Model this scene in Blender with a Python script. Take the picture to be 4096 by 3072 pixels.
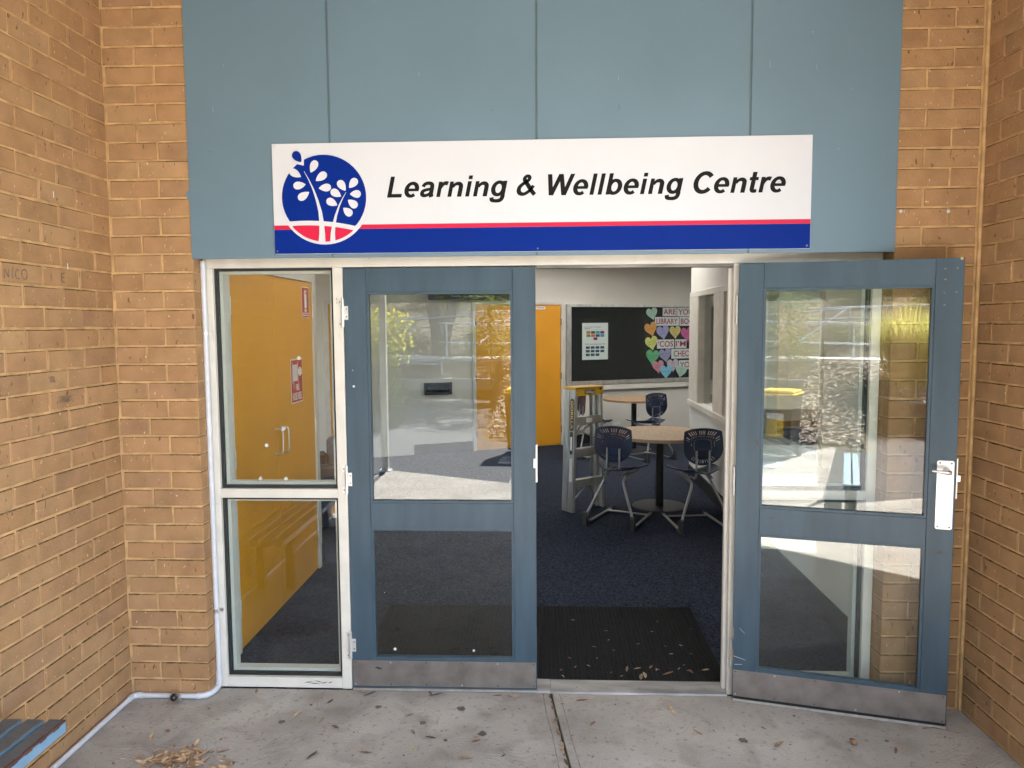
import bpy, bmesh, math, random
from mathutils import Vector, Matrix
rnd = random.Random(7)
R = math.radians
scn = bpy.context.scene
C = scn.collection
for o in list(bpy.data.objects): bpy.data.objects.remove(o)

# ------------------------------------------------------------------ camera
cam = bpy.data.cameras.new('camera'); cam.sensor_width = 36; cam.lens = 36*2984.2/4096
cam.clip_start = .05; cam.clip_end = 400
co = bpy.data.objects.new('camera', cam); C.objects.link(co)
rt = Vector((.99901, .04399, -.00628)); up = Vector((.00277, .07952, .99683)); fw = Vector((-.04434, .99586, -.07932))
m = Matrix((rt, up, -fw)).transposed().to_4x4(); m.translation = Vector((2.0377, -3.4598, 1.815))
co.matrix_world = m; scn.camera = co

# ------------------------------------------------------------------ world, sun, exposure
SUN_EL = 51
w = bpy.data.worlds.new('World'); scn.world = w; w.use_nodes = True
nt = w.node_tree; sky = nt.nodes.new('ShaderNodeTexSky'); sky.sky_type = 'NISHITA'; sky.sun_disc = False
sky.sun_elevation = R(SUN_EL); sky.sun_rotation = R(157.6)
nt.links.new(sky.outputs[0], nt.nodes['Background'].inputs[0]); nt.nodes['Background'].inputs[1].default_value = .08
sl = bpy.data.lights.new('sun', 'SUN'); sl.energy = 5.0; sl.angle = R(.5); sl.color = (1, .965, .91)
so = bpy.data.objects.new('sun', sl); C.objects.link(so)
sd = Vector((.38*math.cos(R(SUN_EL)), -.92*math.cos(R(SUN_EL)), math.sin(R(SUN_EL))))
so.rotation_euler = sd.to_track_quat('Z', 'Y').to_euler(); so.location = (6, -9, 14)
scn.view_settings.view_transform = 'Standard'; scn.view_settings.look = 'None'
scn.view_settings.exposure = 4.15; scn.view_settings.gamma = 1
scn.cycles.use_denoising = True
scn.cycles.max_bounces = 12; scn.cycles.diffuse_bounces = 6; scn.cycles.transparent_max_bounces = 24
scn.cycles.sample_clamp_indirect = 6

# ------------------------------------------------------------------ materials
def mat(name, col, rough=.6, metal=0, var=.12, scale=8, bump=0, bscale=60, rand=0, cols=None, stretch=(1, 1, 1),
        speck=None, speck2=None, spec=.5, coat=0, detail=5, bstretch=None):
    """Principled surface with noise-varied colour, optional specks, bump and per-object random tint."""
    M = bpy.data.materials.new(name); M.use_nodes = True
    n = M.node_tree.nodes; L = M.node_tree.links; b = n['Principled BSDF']
    b.inputs['Roughness'].default_value = rough; b.inputs['Metallic'].default_value = metal
    b.inputs['Specular IOR Level'].default_value = spec
    if coat: b.inputs['Coat Weight'].default_value = coat; b.inputs['Coat Roughness'].default_value = .15
    tc = n.new('ShaderNodeTexCoord'); oi = n.new('ShaderNodeObjectInfo')
    off = n.new('ShaderNodeVectorMath'); off.operation = 'MULTIPLY_ADD'
    L.new(oi.outputs['Random'], off.inputs[0]); off.inputs[1].default_value = (37, 61, 83); L.new(tc.outputs['Object'], off.inputs[2])
    def noise(s, st=(1, 1, 1), det=detail):
        mp = n.new('ShaderNodeMapping'); mp.inputs['Scale'].default_value = st; L.new(off.outputs[0], mp.inputs[0])
        t = n.new('ShaderNodeTexNoise'); t.inputs['Scale'].default_value = s; t.inputs['Detail'].default_value = det
        L.new(mp.outputs[0], t.inputs['Vector']); return t.outputs['Fac']
    def ramp(src, a, bb):
        r = n.new('ShaderNodeMapRange'); r.inputs[1].default_value = a; r.inputs[2].default_value = bb; L.new(src, r.inputs[0]); return r.outputs[0]
    def mix(f, a, bb, mode='MIX'):
        x = n.new('ShaderNodeMix'); x.data_type = 'RGBA'; x.blend_type = mode
        if isinstance(f, float): x.inputs[0].default_value = f
        else: L.new(f, x.inputs[0])
        for i, v in ((6, a), (7, bb)):
            if isinstance(v, tuple): x.inputs[i].default_value = (*v, 1)
            else: L.new(v, x.inputs[i])
        return x.outputs[2]
    if cols:
        cr = n.new('ShaderNodeValToRGB'); e = cr.color_ramp.elements
        while len(e) < len(cols): e.new(.5)
        for i, c in enumerate(cols): e[i].position = i/(len(cols)-1); e[i].color = (*c, 1)
        L.new(oi.outputs['Random'], cr.inputs[0]); base = cr.outputs[0]
    else: base = tuple(col)
    dark = (1-var*1.6,)*3; lite = (1+var,)*3
    f = ramp(noise(scale, stretch), .3, .7)
    c = mix(1.0, base, mix(f, dark, lite), 'MULTIPLY')
    for sp in (speck, speck2):
        if sp:
            sc, th, colr, st = sp
            c = mix(ramp(noise(sc, st, 2), th, th+.05), c, colr)
    L.new(c, b.inputs['Base Color'])
    if bump:
        bp = n.new('ShaderNodeBump'); bp.inputs['Strength'].default_value = 1; bp.inputs['Distance'].default_value = bump
        L.new(noise(bscale, bstretch or stretch), bp.inputs['Height']); L.new(bp.outputs[0], b.inputs['Normal'])
    return M

def glass_mat(name, tint=(.93, .96, .95), ior=1.6):
    M = bpy.data.materials.new(name); M.use_nodes = True; n = M.node_tree.nodes; L = M.node_tree.links
    n.remove(n['Principled BSDF']); out = n['Material Output']
    g = n.new('ShaderNodeNewGeometry'); mm = n.new('ShaderNodeMapRange'); L.new(g.outputs['Backfacing'], mm.inputs[0])
    mm.inputs[3].default_value = ior; mm.inputs[4].default_value = 1/ior
    fr = n.new('ShaderNodeFresnel'); L.new(mm.outputs[0], fr.inputs[0])
    t = n.new('ShaderNodeBsdfTransparent'); t.inputs[0].default_value = (*tint, 1)
    gl = n.new('ShaderNodeBsdfGlossy'); gl.inputs['Roughness'].default_value = .0
    mx = n.new('ShaderNodeMixShader'); L.new(fr.outputs[0], mx.inputs[0]); L.new(t.outputs[0], mx.inputs[1]); L.new(gl.outputs[0], mx.inputs[2])
    L.new(mx.outputs[0], out.inputs[0]); return M

BR1, BR2, BR3 = (.34, .199, .098), (.30, .165, .076), (.275, .15, .073)
M = {}
M['brick'] = mat('tan_brick', BR1, .9, var=.115, scale=9, bump=.0022, bscale=110, cols=[BR1, (.36, .215, .108), (.315, .178, .085), (.345, .198, .10), (.33, .185, .088), BR1, (.295, .168, .09)],
                 speck=(60, .685, (.15, .082, .042), (1, 1, .34)), speck2=(95, .70, (.60, .42, .25), (1, 1, .5)), spec=.2)
M['crack'] = mat('grimy_arris', (.17, .105, .056), .95, var=.5, scale=40, spec=.1)  # dark tone that paints the shadow line below each mortar joint
M['mortar'] = mat('warm_mortar', (.50, .31, .145), .95, var=.2, scale=14, bump=.002, bscale=180, spec=.15)
M['panel'] = mat('blue_grey_panel_paint', (.116, .182, .232), .42, var=.035, scale=2.5, bump=.0003, bscale=220, spec=.45,
                 bstretch=(1, 1, 1))
M['groove'] = mat('joint_paint', (.085, .13, .15), .5, var=.05)
M['door'] = mat('slate_blue_door_paint', (.046, .075, .101), .36, var=.12, scale=5, bump=.0007, bscale=70, stretch=(3, 3, .5), spec=.3)
M['cream'] = mat('cream_frame_paint', (.59, .555, .495), .4, var=.06, scale=9, spec=.5, speck=(40, .76, (.35, .29, .22), (1, 1, .5)))
M['gasket'] = mat('black_gasket', (.012, .013, .014), .6)
M['glass'] = glass_mat('window_glass', ior=1.62)
M['kick'] = mat('dull_kick_plate', (.30, .27, .255), .42, .85, var=.16, scale=12, bump=.0002, bscale=40, speck=(60, .76, (.45, .43, .42), (1, 1, 1)))
M['steel'] = mat('satin_steel', (.62, .61, .6), .3, 1, var=.05)
M['zinc'] = mat('white_hinge_metal', (.66, .65, .63), .32, .55, var=.08, scale=40)
M['plate'] = mat('pale_steel_plate', (.78, .75, .72), .35, .35, var=.07, scale=14, speck=(90, .78, (.4, .34, .3), (1, 1, 1)))
M['alu'] = mat('aluminium', (.60, .59, .57), .35, .8, var=.12, scale=20, stretch=(1, 1, .3))
M['ladder_alu'] = mat('ladder_aluminium', (.42, .40, .37), .42, .6, var=.12, scale=20, bump=.0, stretch=(1, 1, .3))
M['screw'] = mat('screw_metal', (.16, .15, .14), .45, .8)
M['pvc'] = mat('white_pvc', (.52, .52, .55), .4, var=.07, scale=15)
M['concrete'] = None
M['white'] = mat('sign_white', (.55, .56, .595), .4, var=.01, spec=.3)
M['blue'] = mat('sign_blue', (.001, .018, .19), .5, var=.02, spec=.08)
M['red'] = mat('sign_red', (.52, .012, .05), .4, var=.02, spec=.2)
M['black'] = mat('sign_black', (.008, .008, .008), .6, var=.02, spec=.12)
M['carpet'] = mat('navy_carpet', (.031, .038, .058), .95, var=.55, scale=75, bump=.003, bscale=260, spec=.1, speck2=(14, .62, (.030, .036, .055), (1, 1, 1)))
M['mat'] = mat('black_entry_mat', (.009, .0088, .0088), .85, var=.25, scale=60, bump=.001, bscale=300, spec=.25)
M['wall'] = mat('cream_wall_paint', (.63, .60, .54), .7, var=.02, scale=3, bump=.0003, bscale=150)
M['wallgrey'] = mat('pale_frame_paint', (.56, .54, .50), .5, var=.03)
M['skirt'] = mat('black_skirting', (.011, .011, .012), .5)
M['orange'] = mat('amber_door_laminate', (.70, .31, .022), .35, var=.03, scale=3, spec=.45)
M['fire'] = mat('fire_red', (.42, .010, .022), .4, var=.03)
M['paper'] = mat('paper_white', (.74, .74, .74), .6, var=.02)
M['magenta'] = mat('magenta_ink', (.40, .006, .06), .6)
M['ink'] = mat('dark_ink', (.03, .03, .03), .6)
M['pinboard'] = mat('black_pinboard', (.006, .0065, .007), .8, var=.1)
M['navy'] = mat('navy_plastic', (.012, .022, .055), .36, var=.1, spec=.4)
M['tube'] = mat('grey_tube', (.30, .30, .30), .35, .5, var=.06)
M['footgrey'] = mat('dark_grey_foot', (.035, .035, .036), .55)
M['timber'] = mat('pale_oak_laminate', (.44, .30, .18), .45, var=.16, scale=5, stretch=(14, 1, 1))
M['edge'] = mat('oak_edge', (.36, .23, .13), .5, var=.1, scale=6, stretch=(1, 1, 6))
M['pole'] = mat('black_powdercoat', (.010, .010, .011), .45)
M['yellow'] = mat('ladder_yellow', (.72, .40, .02), .4, var=.08, scale=12, speck=(50, .74, (.35, .25, .06), (1, 1, 1)))
M['bench'] = mat('bench_top_paint', (.075, .092, .105), .38, var=.12, scale=10, bump=.0005, bscale=60, stretch=(.6, 6, 6))
M['benchside'] = mat('bench_end_paint', (.16, .27, .37), .45, var=.08)
M['wear'] = mat('worn_edge', (.075, .03, .025), .7, var=.2, scale=30)
M['rubber'] = mat('black_rubber', (.012, .012, .012), .35)
M['leaf'] = mat('dry_leaf', (.3, .17, .1), .75, var=.25, scale=40, cols=[(.22, .115, .06), (.36, .22, .13), (.16, .085, .05), (.42, .28, .17), (.27, .12, .07), (.33, .2, .12), (.46, .34, .2), (.2, .1, .06)], spec=.25)
M['leafy'] = mat('yellow_leaf', (.55, .42, .07), .7, var=.15, scale=40)
M['litter_a'] = mat('litter_tan', (.42, .27, .15), .8, var=.3, scale=30)
M['litter_b'] = mat('litter_brown', (.22, .115, .06), .8, var=.3, scale=30)
M['litter_c'] = mat('litter_pale', (.52, .38, .24), .8, var=.3, scale=30)
M['gum'] = mat('gum_stain', (.115, .10, .09), .7, var=.3, scale=50)
M['pencil'] = mat('pencil_mark', (.185, .125, .082), .9, var=.35, scale=60)
M['asphalt'] = mat('asphalt', (.075, .075, .08), .9, var=.35, scale=40, bump=.004, bscale=150, speck=(110, .72, (.35, .34, .33), (1, 1, 1)))
M['bark'] = mat('grey_bark', (.16, .125, .10), .9, var=.3, scale=8, bump=.01, bscale=20, stretch=(1, 1, .3))
M['mulch'] = mat('wood_mulch', (.24, .17, .12), .95, var=.45, scale=25, bump=.02, bscale=40)
M['chip'] = mat('wood_chip', (.50, .41, .33), .85, var=.4, scale=12)
M['soil'] = mat('garden_soil', (.11, .085, .05), .95, var=.35, scale=6, bump=.02, bscale=15)
M['galv'] = mat('galvanised_rail', (.78, .79, .80), .4, .1, var=.06)
M['paleconc'] = mat('pale_concrete', (.50, .48, .45), .9, var=.12, scale=6, bump=.001, bscale=80)
M['sleeper'] = mat('grey_sleeper', (.13, .105, .08), .9, var=.25, scale=6, stretch=(.3, 3, 3), bump=.003, bscale=20)
M['binblack'] = mat('bin_dark', (.022, .024, .024), .5)
M['binlid'] = mat('bin_yellow_lid', (.72, .48, .02), .45)
M['postpaint'] = mat('post_paint', (.50, .49, .44), .45, var=.06)
M['screen'] = mat('screen_black', (.006, .007, .009), .15)
M['roof'] = mat('soffit_paint', (.36, .35, .32), .7, var=.03)
M['darkgrey'] = mat('dark_grey_metal', (.045, .047, .05), .4, .3)

def leafmat(name, col, trans):
    Mx = bpy.data.materials.new(name); Mx.use_nodes = True; n = Mx.node_tree.nodes; L = Mx.node_tree.links; n.remove(n['Principled BSDF'])
    tc = n.new('ShaderNodeTexCoord'); t = n.new('ShaderNodeTexNoise'); t.inputs['Scale'].default_value = 3; L.new(tc.outputs['Object'], t.inputs['Vector'])
    def mixc(cc):
        x = n.new('ShaderNodeMix'); x.data_type = 'RGBA'; L.new(t.outputs['Fac'], x.inputs[0]); x.inputs[6].default_value = (*[v*.6 for v in cc], 1); x.inputs[7].default_value = (*[min(.9, v*1.4) for v in cc], 1); return x.outputs[2]
    d = n.new('ShaderNodeBsdfDiffuse'); L.new(mixc(col), d.inputs[0]); tr = n.new('ShaderNodeBsdfTranslucent'); L.new(mixc(trans), tr.inputs[0])
    m = n.new('ShaderNodeMixShader'); m.inputs[0].default_value = .5; L.new(d.outputs[0], m.inputs[1]); L.new(tr.outputs[0], m.inputs[2]); L.new(m.outputs[0], n['Material Output'].inputs[0]); return Mx
M['lime'] = leafmat('lime_leaf_thin', (.22, .24, .035), (.60, .56, .06)); M['foliage'] = leafmat('shrub_leaf_thin', (.075, .10, .035), (.14, .17, .04))
M['juniper'] = leafmat('juniper_spray', (.06, .085, .04), (.10, .13, .05)); M['grassblade'] = leafmat('tussock_blade', (.36, .34, .10), (.75, .66, .20))
def concrete():
    Mx = bpy.data.materials.new('swirled_concrete'); Mx.use_nodes = True; n = Mx.node_tree.nodes; L = Mx.node_tree.links; b = n['Principled BSDF']
    b.inputs['Roughness'].default_value = .88; b.inputs['Specular IOR Level'].default_value = .25
    tc = n.new('ShaderNodeTexCoord')
    def noise(s, d=4, dist=0):
        t = n.new('ShaderNodeTexNoise'); t.inputs['Scale'].default_value = s; t.inputs['Detail'].default_value = d; t.inputs['Distortion'].default_value = dist
        L.new(tc.outputs['Object'], t.inputs['Vector']); return t.outputs['Fac']
    def rng(s, a, bb, lo=0, hi=1):
        r = n.new('ShaderNodeMapRange'); L.new(s, r.inputs[0]); r.inputs[1].default_value = a; r.inputs[2].default_value = bb
        r.inputs[3].default_value = lo; r.inputs[4].default_value = hi; return r.outputs[0]
    def mx(f, a, bb, mode='MIX'):
        x = n.new('ShaderNodeMix'); x.data_type = 'RGBA'; x.blend_type = mode
        if isinstance(f, float): x.inputs[0].default_value = f
        else: L.new(f, x.inputs[0])
        for i, v in ((6, a), (7, bb)):
            if isinstance(v, tuple): x.inputs[i].default_value = (*v, 1)
            else: L.new(v, x.inputs[i])
        return x.outputs[2]
    c = mx(rng(noise(2.2), .35, .66), (.312, .286, .254), (.41, .380, .342))
    c = mx(rng(noise(6, 6, .6), .50, .72, 0, .7), c, (.215, .19, .165))
    c = mx(rng(noise(38, 3), .60, .68, 0, .6), c, (.17, .15, .13))
    c = mx(rng(noise(220, 3), .60, .72, 0, .7), c, (.56, .54, .50)); c = mx(rng(noise(260, 3, .5), .58, .70, 0, .6), c, (.15, .135, .12))
    def warp(vec, sc, amp):
        t = n.new('ShaderNodeTexNoise'); t.inputs['Scale'].default_value = sc; t.inputs['Detail'].default_value = 2; L.new(vec, t.inputs['Vector'])
        v = n.new('ShaderNodeVectorMath'); v.operation = 'MULTIPLY_ADD'; L.new(t.outputs['Color'], v.inputs[0]); v.inputs[1].default_value = (amp, amp, 0); L.new(vec, v.inputs[2]); return v.outputs[0]
    wv = n.new('ShaderNodeTexWave'); wv.wave_type = 'BANDS'; wv.bands_direction = 'Y'; wv.inputs['Scale'].default_value = 21
    wv.inputs['Distortion'].default_value = 3; wv.inputs['Detail'].default_value = 3; wv.inputs['Detail Scale'].default_value = 2.5
    L.new(warp(warp(tc.outputs['Object'], 1.7, .9), 9, .07), wv.inputs['Vector'])
    amt = n.new('ShaderNodeMath'); amt.operation = 'MULTIPLY'; L.new(rng(noise(3.1, 3), .40, .64, .0, .30), amt.inputs[0]); L.new(rng(wv.outputs['Fac'], .9, .1), amt.inputs[1])
    c = mx(amt.outputs[0], c, (.225, .207, .185)); L.new(c, b.inputs['Base Color'])
    ad = n.new('ShaderNodeMath'); ad.operation = 'MULTIPLY_ADD'; L.new(noise(120, 3), ad.inputs[0]); ad.inputs[1].default_value = .8; L.new(wv.outputs['Fac'], ad.inputs[2])
    bp = n.new('ShaderNodeBump'); bp.inputs['Distance'].default_value = .0008; L.new(ad.outputs[0], bp.inputs['Height']); L.new(bp.outputs[0], b.inputs['Normal'])
    return Mx
M['concrete'] = concrete()

# ------------------------------------------------------------------ mesh helpers
class MB:
    def __init__(s): s.v = []; s.f = []; s.mi = []; s.cur = 0
    def add(s, vs, fs):
        o = len(s.v); s.v += [tuple(x) for x in vs]; s.f += [tuple(i+o for i in f) for f in fs]; s.mi += [s.cur]*len(fs); return s
    def box(s, x0, x1, y0, y1, z0, z1, bev=0):
        if bev <= 0:
            return s.add([(x0, y0, z0), (x1, y0, z0), (x1, y1, z0), (x0, y1, z0), (x0, y0, z1), (x1, y0, z1), (x1, y1, z1), (x0, y1, z1)],
                         [(0, 3, 2, 1), (4, 5, 6, 7), (0, 1, 5, 4), (1, 2, 6, 5), (2, 3, 7, 6), (3, 0, 4, 7)])
        bm = bmesh.new(); bmesh.ops.create_cube(bm, size=1)
        for v in bm.verts: v.co = Vector(((x0+x1)/2+v.co.x*(x1-x0), (y0+y1)/2+v.co.y*(y1-y0), (z0+z1)/2+v.co.z*(z1-z0)))
        bmesh.ops.bevel(bm, geom=bm.edges[:], offset=bev, segments=1, affect='EDGES'); s.bm(bm); return s
    def bm(s, bm, mtx=None):
        bm.verts.index_update()
        s.add([(mtx @ v.co if mtx else v.co) for v in bm.verts], [[v.index for v in f.verts] for f in bm.faces]); bm.free()
    def tube(s, pts, r, n=10, cap=True):
        pts = [Vector(p) for p in pts]; rs = r if isinstance(r, (list, tuple)) else [r]*len(pts); rings = []; ref = None
        for i, p in enumerate(pts):
            d = (pts[min(i+1, len(pts)-1)]-pts[max(i-1, 0)]).normalized()
            if ref is None: ref = Vector((0, 0, 1)) if abs(d.z) < .9 else Vector((1, 0, 0))
            u = d.cross(ref).normalized(); vv = u.cross(d).normalized(); ref = vv
            rings.append([p+(u*math.cos(2*math.pi*k/n)+vv*math.sin(2*math.pi*k/n))*rs[i] for k in range(n)])
        vs = [q for ring in rings for q in ring]; fs = []
        for i in range(len(pts)-1):
            for k in range(n): fs.append((i*n+k, i*n+(k+1) % n, (i+1)*n+(k+1) % n, (i+1)*n+k))
        if cap: fs += [tuple(reversed(range(n))), tuple((len(pts)-1)*n+k for k in range(n))]
        return s.add(vs, fs)
    def cyl(s, c, r, h, n=24, axis='z', r2=None):
        c = Vector(c); d = {'x': Vector((1, 0, 0)), 'y': Vector((0, 1, 0)), 'z': Vector((0, 0, 1))}[axis]
        return s.tube([c, c+d*h], [r, r if r2 is None else r2], n)
    def prism(s, poly, f0, f1):
        """poly: list of 2-D points; f0,f1 map a 2-D point to the back and front 3-D position."""
        n = len(poly); vs = [f0(p) for p in poly]+[f1(p) for p in poly]
        fs = [tuple(reversed(range(n))), tuple(range(n, 2*n))]+[(i, (i+1) % n, n+(i+1) % n, n+i) for i in range(n)]
        return s.add(vs, fs)
    def build(s, name, mats, parent=None, smooth=False, fix=True):
        me = bpy.data.meshes.new(name); me.from_pydata(s.v, [], s.f); mats = mats if isinstance(mats, (list, tuple)) else [mats]
        for x in mats: me.materials.append(x)
        if len(mats) > 1: me.polygons.foreach_set('material_index', s.mi)
        if fix:
            bm = bmesh.new(); bm.from_mesh(me); bmesh.ops.recalc_face_normals(bm, faces=bm.faces); bm.to_mesh(me); bm.free()
        if smooth:
            me.polygons.foreach_set('use_smooth', [True]*len(me.polygons))
            try: me.set_sharp_from_angle(angle=R(40))
            except Exception: pass
        return link(me, name, parent)
def link(me, name, parent=None):
    o = bpy.data.objects.new(name, me); C.objects.link(o)
    if parent: o.parent = parent
    return o
def tag(o, label=None, cat=None, group=None, kind=None):
    if label: o['label'] = label
    if cat: o['category'] = cat
    if group: o['group'] = group
    if kind: o['kind'] = kind
    return o
def thing(name, label, cat, loc=(0, 0, 0), rz=0, group=None):
    o = bpy.data.objects.new(name, None); C.objects.link(o); o.location = loc; o.rotation_euler = (0, 0, rz); o.empty_display_size = .1
    return tag(o, label, cat, group)
def bez(pts, n=8):
    """rounded polyline: each inner corner (p, r) is replaced by an arc-like curve."""
    out = []
    P = [Vector(p[:3]) for p in pts]
    for i, p in enumerate(P):
        r = pts[i][3] if len(pts[i]) > 3 else 0
        if r and 0 < i < len(P)-1:
            a = p+(P[i-1]-p).normalized()*r; b = p+(P[i+1]-p).normalized()*r
            for k in range(n+1):
                t = k/n; out.append(a*(1-t)**2+p*2*t*(1-t)+b*t*t)
        else: out.append(p)
    return out
def text_mesh(s, size, shear=0, offset=0, extrude=0, spacing=1, align='LEFT'):
    cu = bpy.data.curves.new('text', 'FONT'); cu.body = s; cu.size = size; cu.shear = shear; cu.offset = offset; cu.extrude = extrude
    cu.space_character = spacing; cu.align_x = align; cu.resolution_u = 5
    o = bpy.data.objects.new('text', cu); C.objects.link(o)
    dg = bpy.context.evaluated_depsgraph_get(); me = bpy.data.meshes.new_from_object(o.evaluated_get(dg))
    bpy.data.objects.remove(o); bpy.data.curves.remove(cu); return me
def text(s, name, width, height, mtx, material, parent, shear=0, offset=0, spacing=1, extrude=.0004, center=False):
    """lettering fitted to a width (None keeps the face's own) and a cap height."""
    me = text_mesh(s, 1, shear, offset, extrude, spacing)
    xs = [v.co.x for v in me.vertices]; x0, x1 = min(xs), max(xs)
    cap = text_mesh('H', 1, 0, offset, extrude); h = max(v.co.y for v in cap.vertices); bpy.data.meshes.remove(cap)
    ky = height/h; kx = width/(x1-x0) if width else ky
    for v in me.vertices: v.co = Vector(((v.co.x-x0)*kx-((x1-x0)*kx/2 if center else 0), v.co.y*ky, v.co.z))
    me.transform(mtx); me.materials.clear(); me.materials.append(material); me.name = name
    return link(me, name, parent)
XZ = Matrix(((1, 0, 0, 0), (0, 0, -1, 0), (0, 1, 0, 0), (0, 0, 0, 1)))       # text plane x-y to world x-z, facing -y
def T(x, y, z): return Matrix.Translation((x, y, z))

# ------------------------------------------------------------------ lettering meshes are cheap while the scene is small: sign first
SY = -.012
sign = thing('name_sign', 'wide white sign with blue stripe and tree emblem above the doors', 'sign', (0, 0, 0))
MB().box(.787, 3.229, SY, -.004, 2.148, 2.648).build('board', M['white'], sign)
MB().box(.788, 3.228, SY-.0012, SY, 2.149, 2.2585).build('blue_stripe', M['blue'], sign)
MB().box(.788, 3.228, SY-.0012, SY, 2.2590, 2.2785).build('red_stripe', M['red'], sign)
GL_ = {' ': (278, []), 'L': (611, [('p', [(73, 0), (73, 716), (217, 716), (217, 0)]), ('p', [(73, 0), (575, 0), (575, 122), (73, 122)])]),
 'n': (611, [('p', [(66, 0), (66, 519), (196, 519), (203, 0)]), ('s', [(472, 0), (472, 310), (458, 385), (415, 430), (355, 448), (285, 432), (230, 390), (190, 320)], [140, 140, 136, 124, 112, 104, 96, 84])]),
 'r': (389, [('p', [(66, 0), (66, 519), (196, 519), (203, 0)]), ('s', [(160, 300), (205, 400), (265, 455), (330, 466), (395, 450)], [90, 105, 118, 124, 122])]),
 'i': (278, [('p', [(71, 0), (71, 519), (208, 519), (208, 0)]), ('p', [(71, 589), (71, 716), (208, 716), (208, 589)])]),
 'l': (278, [('p', [(71, 0), (71, 716), (208, 716), (208, 0)])]),
 'b': (611, [('p', [(66, 0), (66, 716), (203, 716), (203, 0)]), ('e', (322, 259, 182, 215), (0, 360), 140, 106)]),
 'e': (556, [('e', (278, 259, 180, 217), (-2, 312), 138, 102), ('p', [(120, 205), (120, 300), (490, 300), (524, 252), (524, 205)])]),
 'a': (556, [('s', [(100, 352), (135, 425), (205, 466), (285, 474), (365, 452), (408, 395), (418, 300), (418, 130), (432, 60), (452, 0)], [120, 116, 110, 106, 114, 130, 136, 136, 136, 138]), ('s', [(425, 285), (330, 268), (215, 245), (130, 205), (104, 145), (128, 82), (200, 52), (290, 68), (370, 120), (418, 200)], [86, 92, 98, 116, 130, 122, 104, 98, 96, 80])]),
 'g': (611, [('p', [(408, 519), (545, 519), (545, 40), (408, 40)]), ('e', (288, 262, 180, 212), (0, 360), 138, 106), ('s', [(476, 60), (474, -40), (440, -115), (365, -152), (280, -158), (190, -150), (125, -118), (108, -40)], [138, 138, 134, 118, 108, 108, 124, 134])]),
 '&': (722, [('s', [(690, 35), (590, 130), (450, 290), (300, 470), (240, 555), (245, 615), (300, 662), (365, 655), (405, 605), (392, 545), (330, 480), (210, 395), (125, 300), (110, 195), (150, 105), (250, 58), (350, 72), (460, 150), (540, 250), (585, 345)], [118, 118, 124, 126, 122, 116, 104, 104, 112, 114, 112, 116, 128, 134, 130, 112, 108, 108, 110, 110])]),
 'W': (944, [('p', [(5, 716), (155, 716), (330, 0), (178, 0)]), ('p', [(178, 0), (330, 0), (545, 716), (395, 716)]), ('p', [(395, 716), (545, 716), (766, 0), (612, 0)]), ('p', [(612, 0), (766, 0), (940, 716), (793, 716)])]),
 'C': (722, [('e', (388, 358, 270, 312), (38, 322), 150, 124)]),
 't': (333, [('p', [(12, 410), (12, 519), (307, 519), (307, 410)]), ('s', [(150, 690), (150, 500), (150, 160), (162, 90), (215, 52), (318, 62)], [137, 137, 137, 128, 112, 104])])}
def bold_italic(s, x, z, cap, y, parent):
    em = cap/716; pen = 0; mb = MB(); lay_ = 0
    def ribbon(pts, ws):
        nonlocal lay_
        ws = [v*1.06+4 for v in ws]
        lay_ += 1; L_, R_ = [], []
        fine = []; fw_ = []
        for i in range(len(pts)-1):                                   # Catmull-Rom smoothing of the stroke's centre line
            p0, p1, p2, p3 = pts[max(i-1, 0)], pts[i], pts[i+1], pts[min(i+2, len(pts)-1)]
            st_ = 5 if len(pts) > 4 else 1
            for k in range(st_):
                t = k/st_; fine.append(tuple(.5*(2*p1[c]+(p2[c]-p0[c])*t+(2*p0[c]-5*p1[c]+4*p2[c]-p3[c])*t*t+(3*p1[c]-p0[c]-3*p2[c]+p3[c])*t**3) for c in (0, 1))); fw_.append(ws[i]+(ws[i+1]-ws[i])*t)
        fine.append(pts[-1]); fw_.append(ws[-1])
        for i, p in enumerate(fine):
            a, b = fine[max(i-1, 0)], fine[min(i+1, len(fine)-1)]; dx, dy = b[0]-a[0], b[1]-a[1]; d = math.hypot(dx, dy) or 1
            L_.append((p[0]-dy/d*fw_[i]/2, p[1]+dx/d*fw_[i]/2)); R_.append((p[0]+dy/d*fw_[i]/2, p[1]-dx/d*fw_[i]/2))
        for i in range(len(fine)-1): poly([L_[i], R_[i], R_[i+1], L_[i+1]])
    def poly(q):
        mb.add([(x+(pen+a+b*.2126)*em, y-.00004*(lay_ % 6), z+b*em) for a, b in q], [tuple(range(len(q)))])
    for chr_ in s:
        adv, parts = GL_[chr_]
        for p in parts:
            if p[0] == 'p': lay_ += 1; poly(p[1])
            elif p[0] == 's': ribbon(p[1], p[2])
            else:
                (cx, cy, rx, ry), (a0, a1), ws, wt = p[1:]; lay_ += 1; n = 40; ring = []
                for k in range(n+1):
                    a = R(a0+(a1-a0)*k/n); hw = (ws*abs(math.cos(a))**1.5+wt*(1-abs(math.cos(a))**1.5))/2*1.06+2; ca, sa = math.cos(a), math.sin(a)
                    ring.append(((cx+(rx+hw)*ca, cy+(ry+hw)*sa), (cx+(rx-hw)*ca, cy+(ry-hw)*sa)))
                for k in range(n): poly([ring[k][0], ring[k+1][0], ring[k+1][1], ring[k][1]])
        pen += adv
    return mb.build('lettering', M['black'], parent, fix=False)
bold_italic('Learning & Wellbeing Centre', 1.316-.0095, 2.3985, .0945, SY-.0005, sign)
def sx(X): return .991+.000632*(X-500)
def sz(Y): return 2.4255-.000618*(Y-500)
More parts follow.
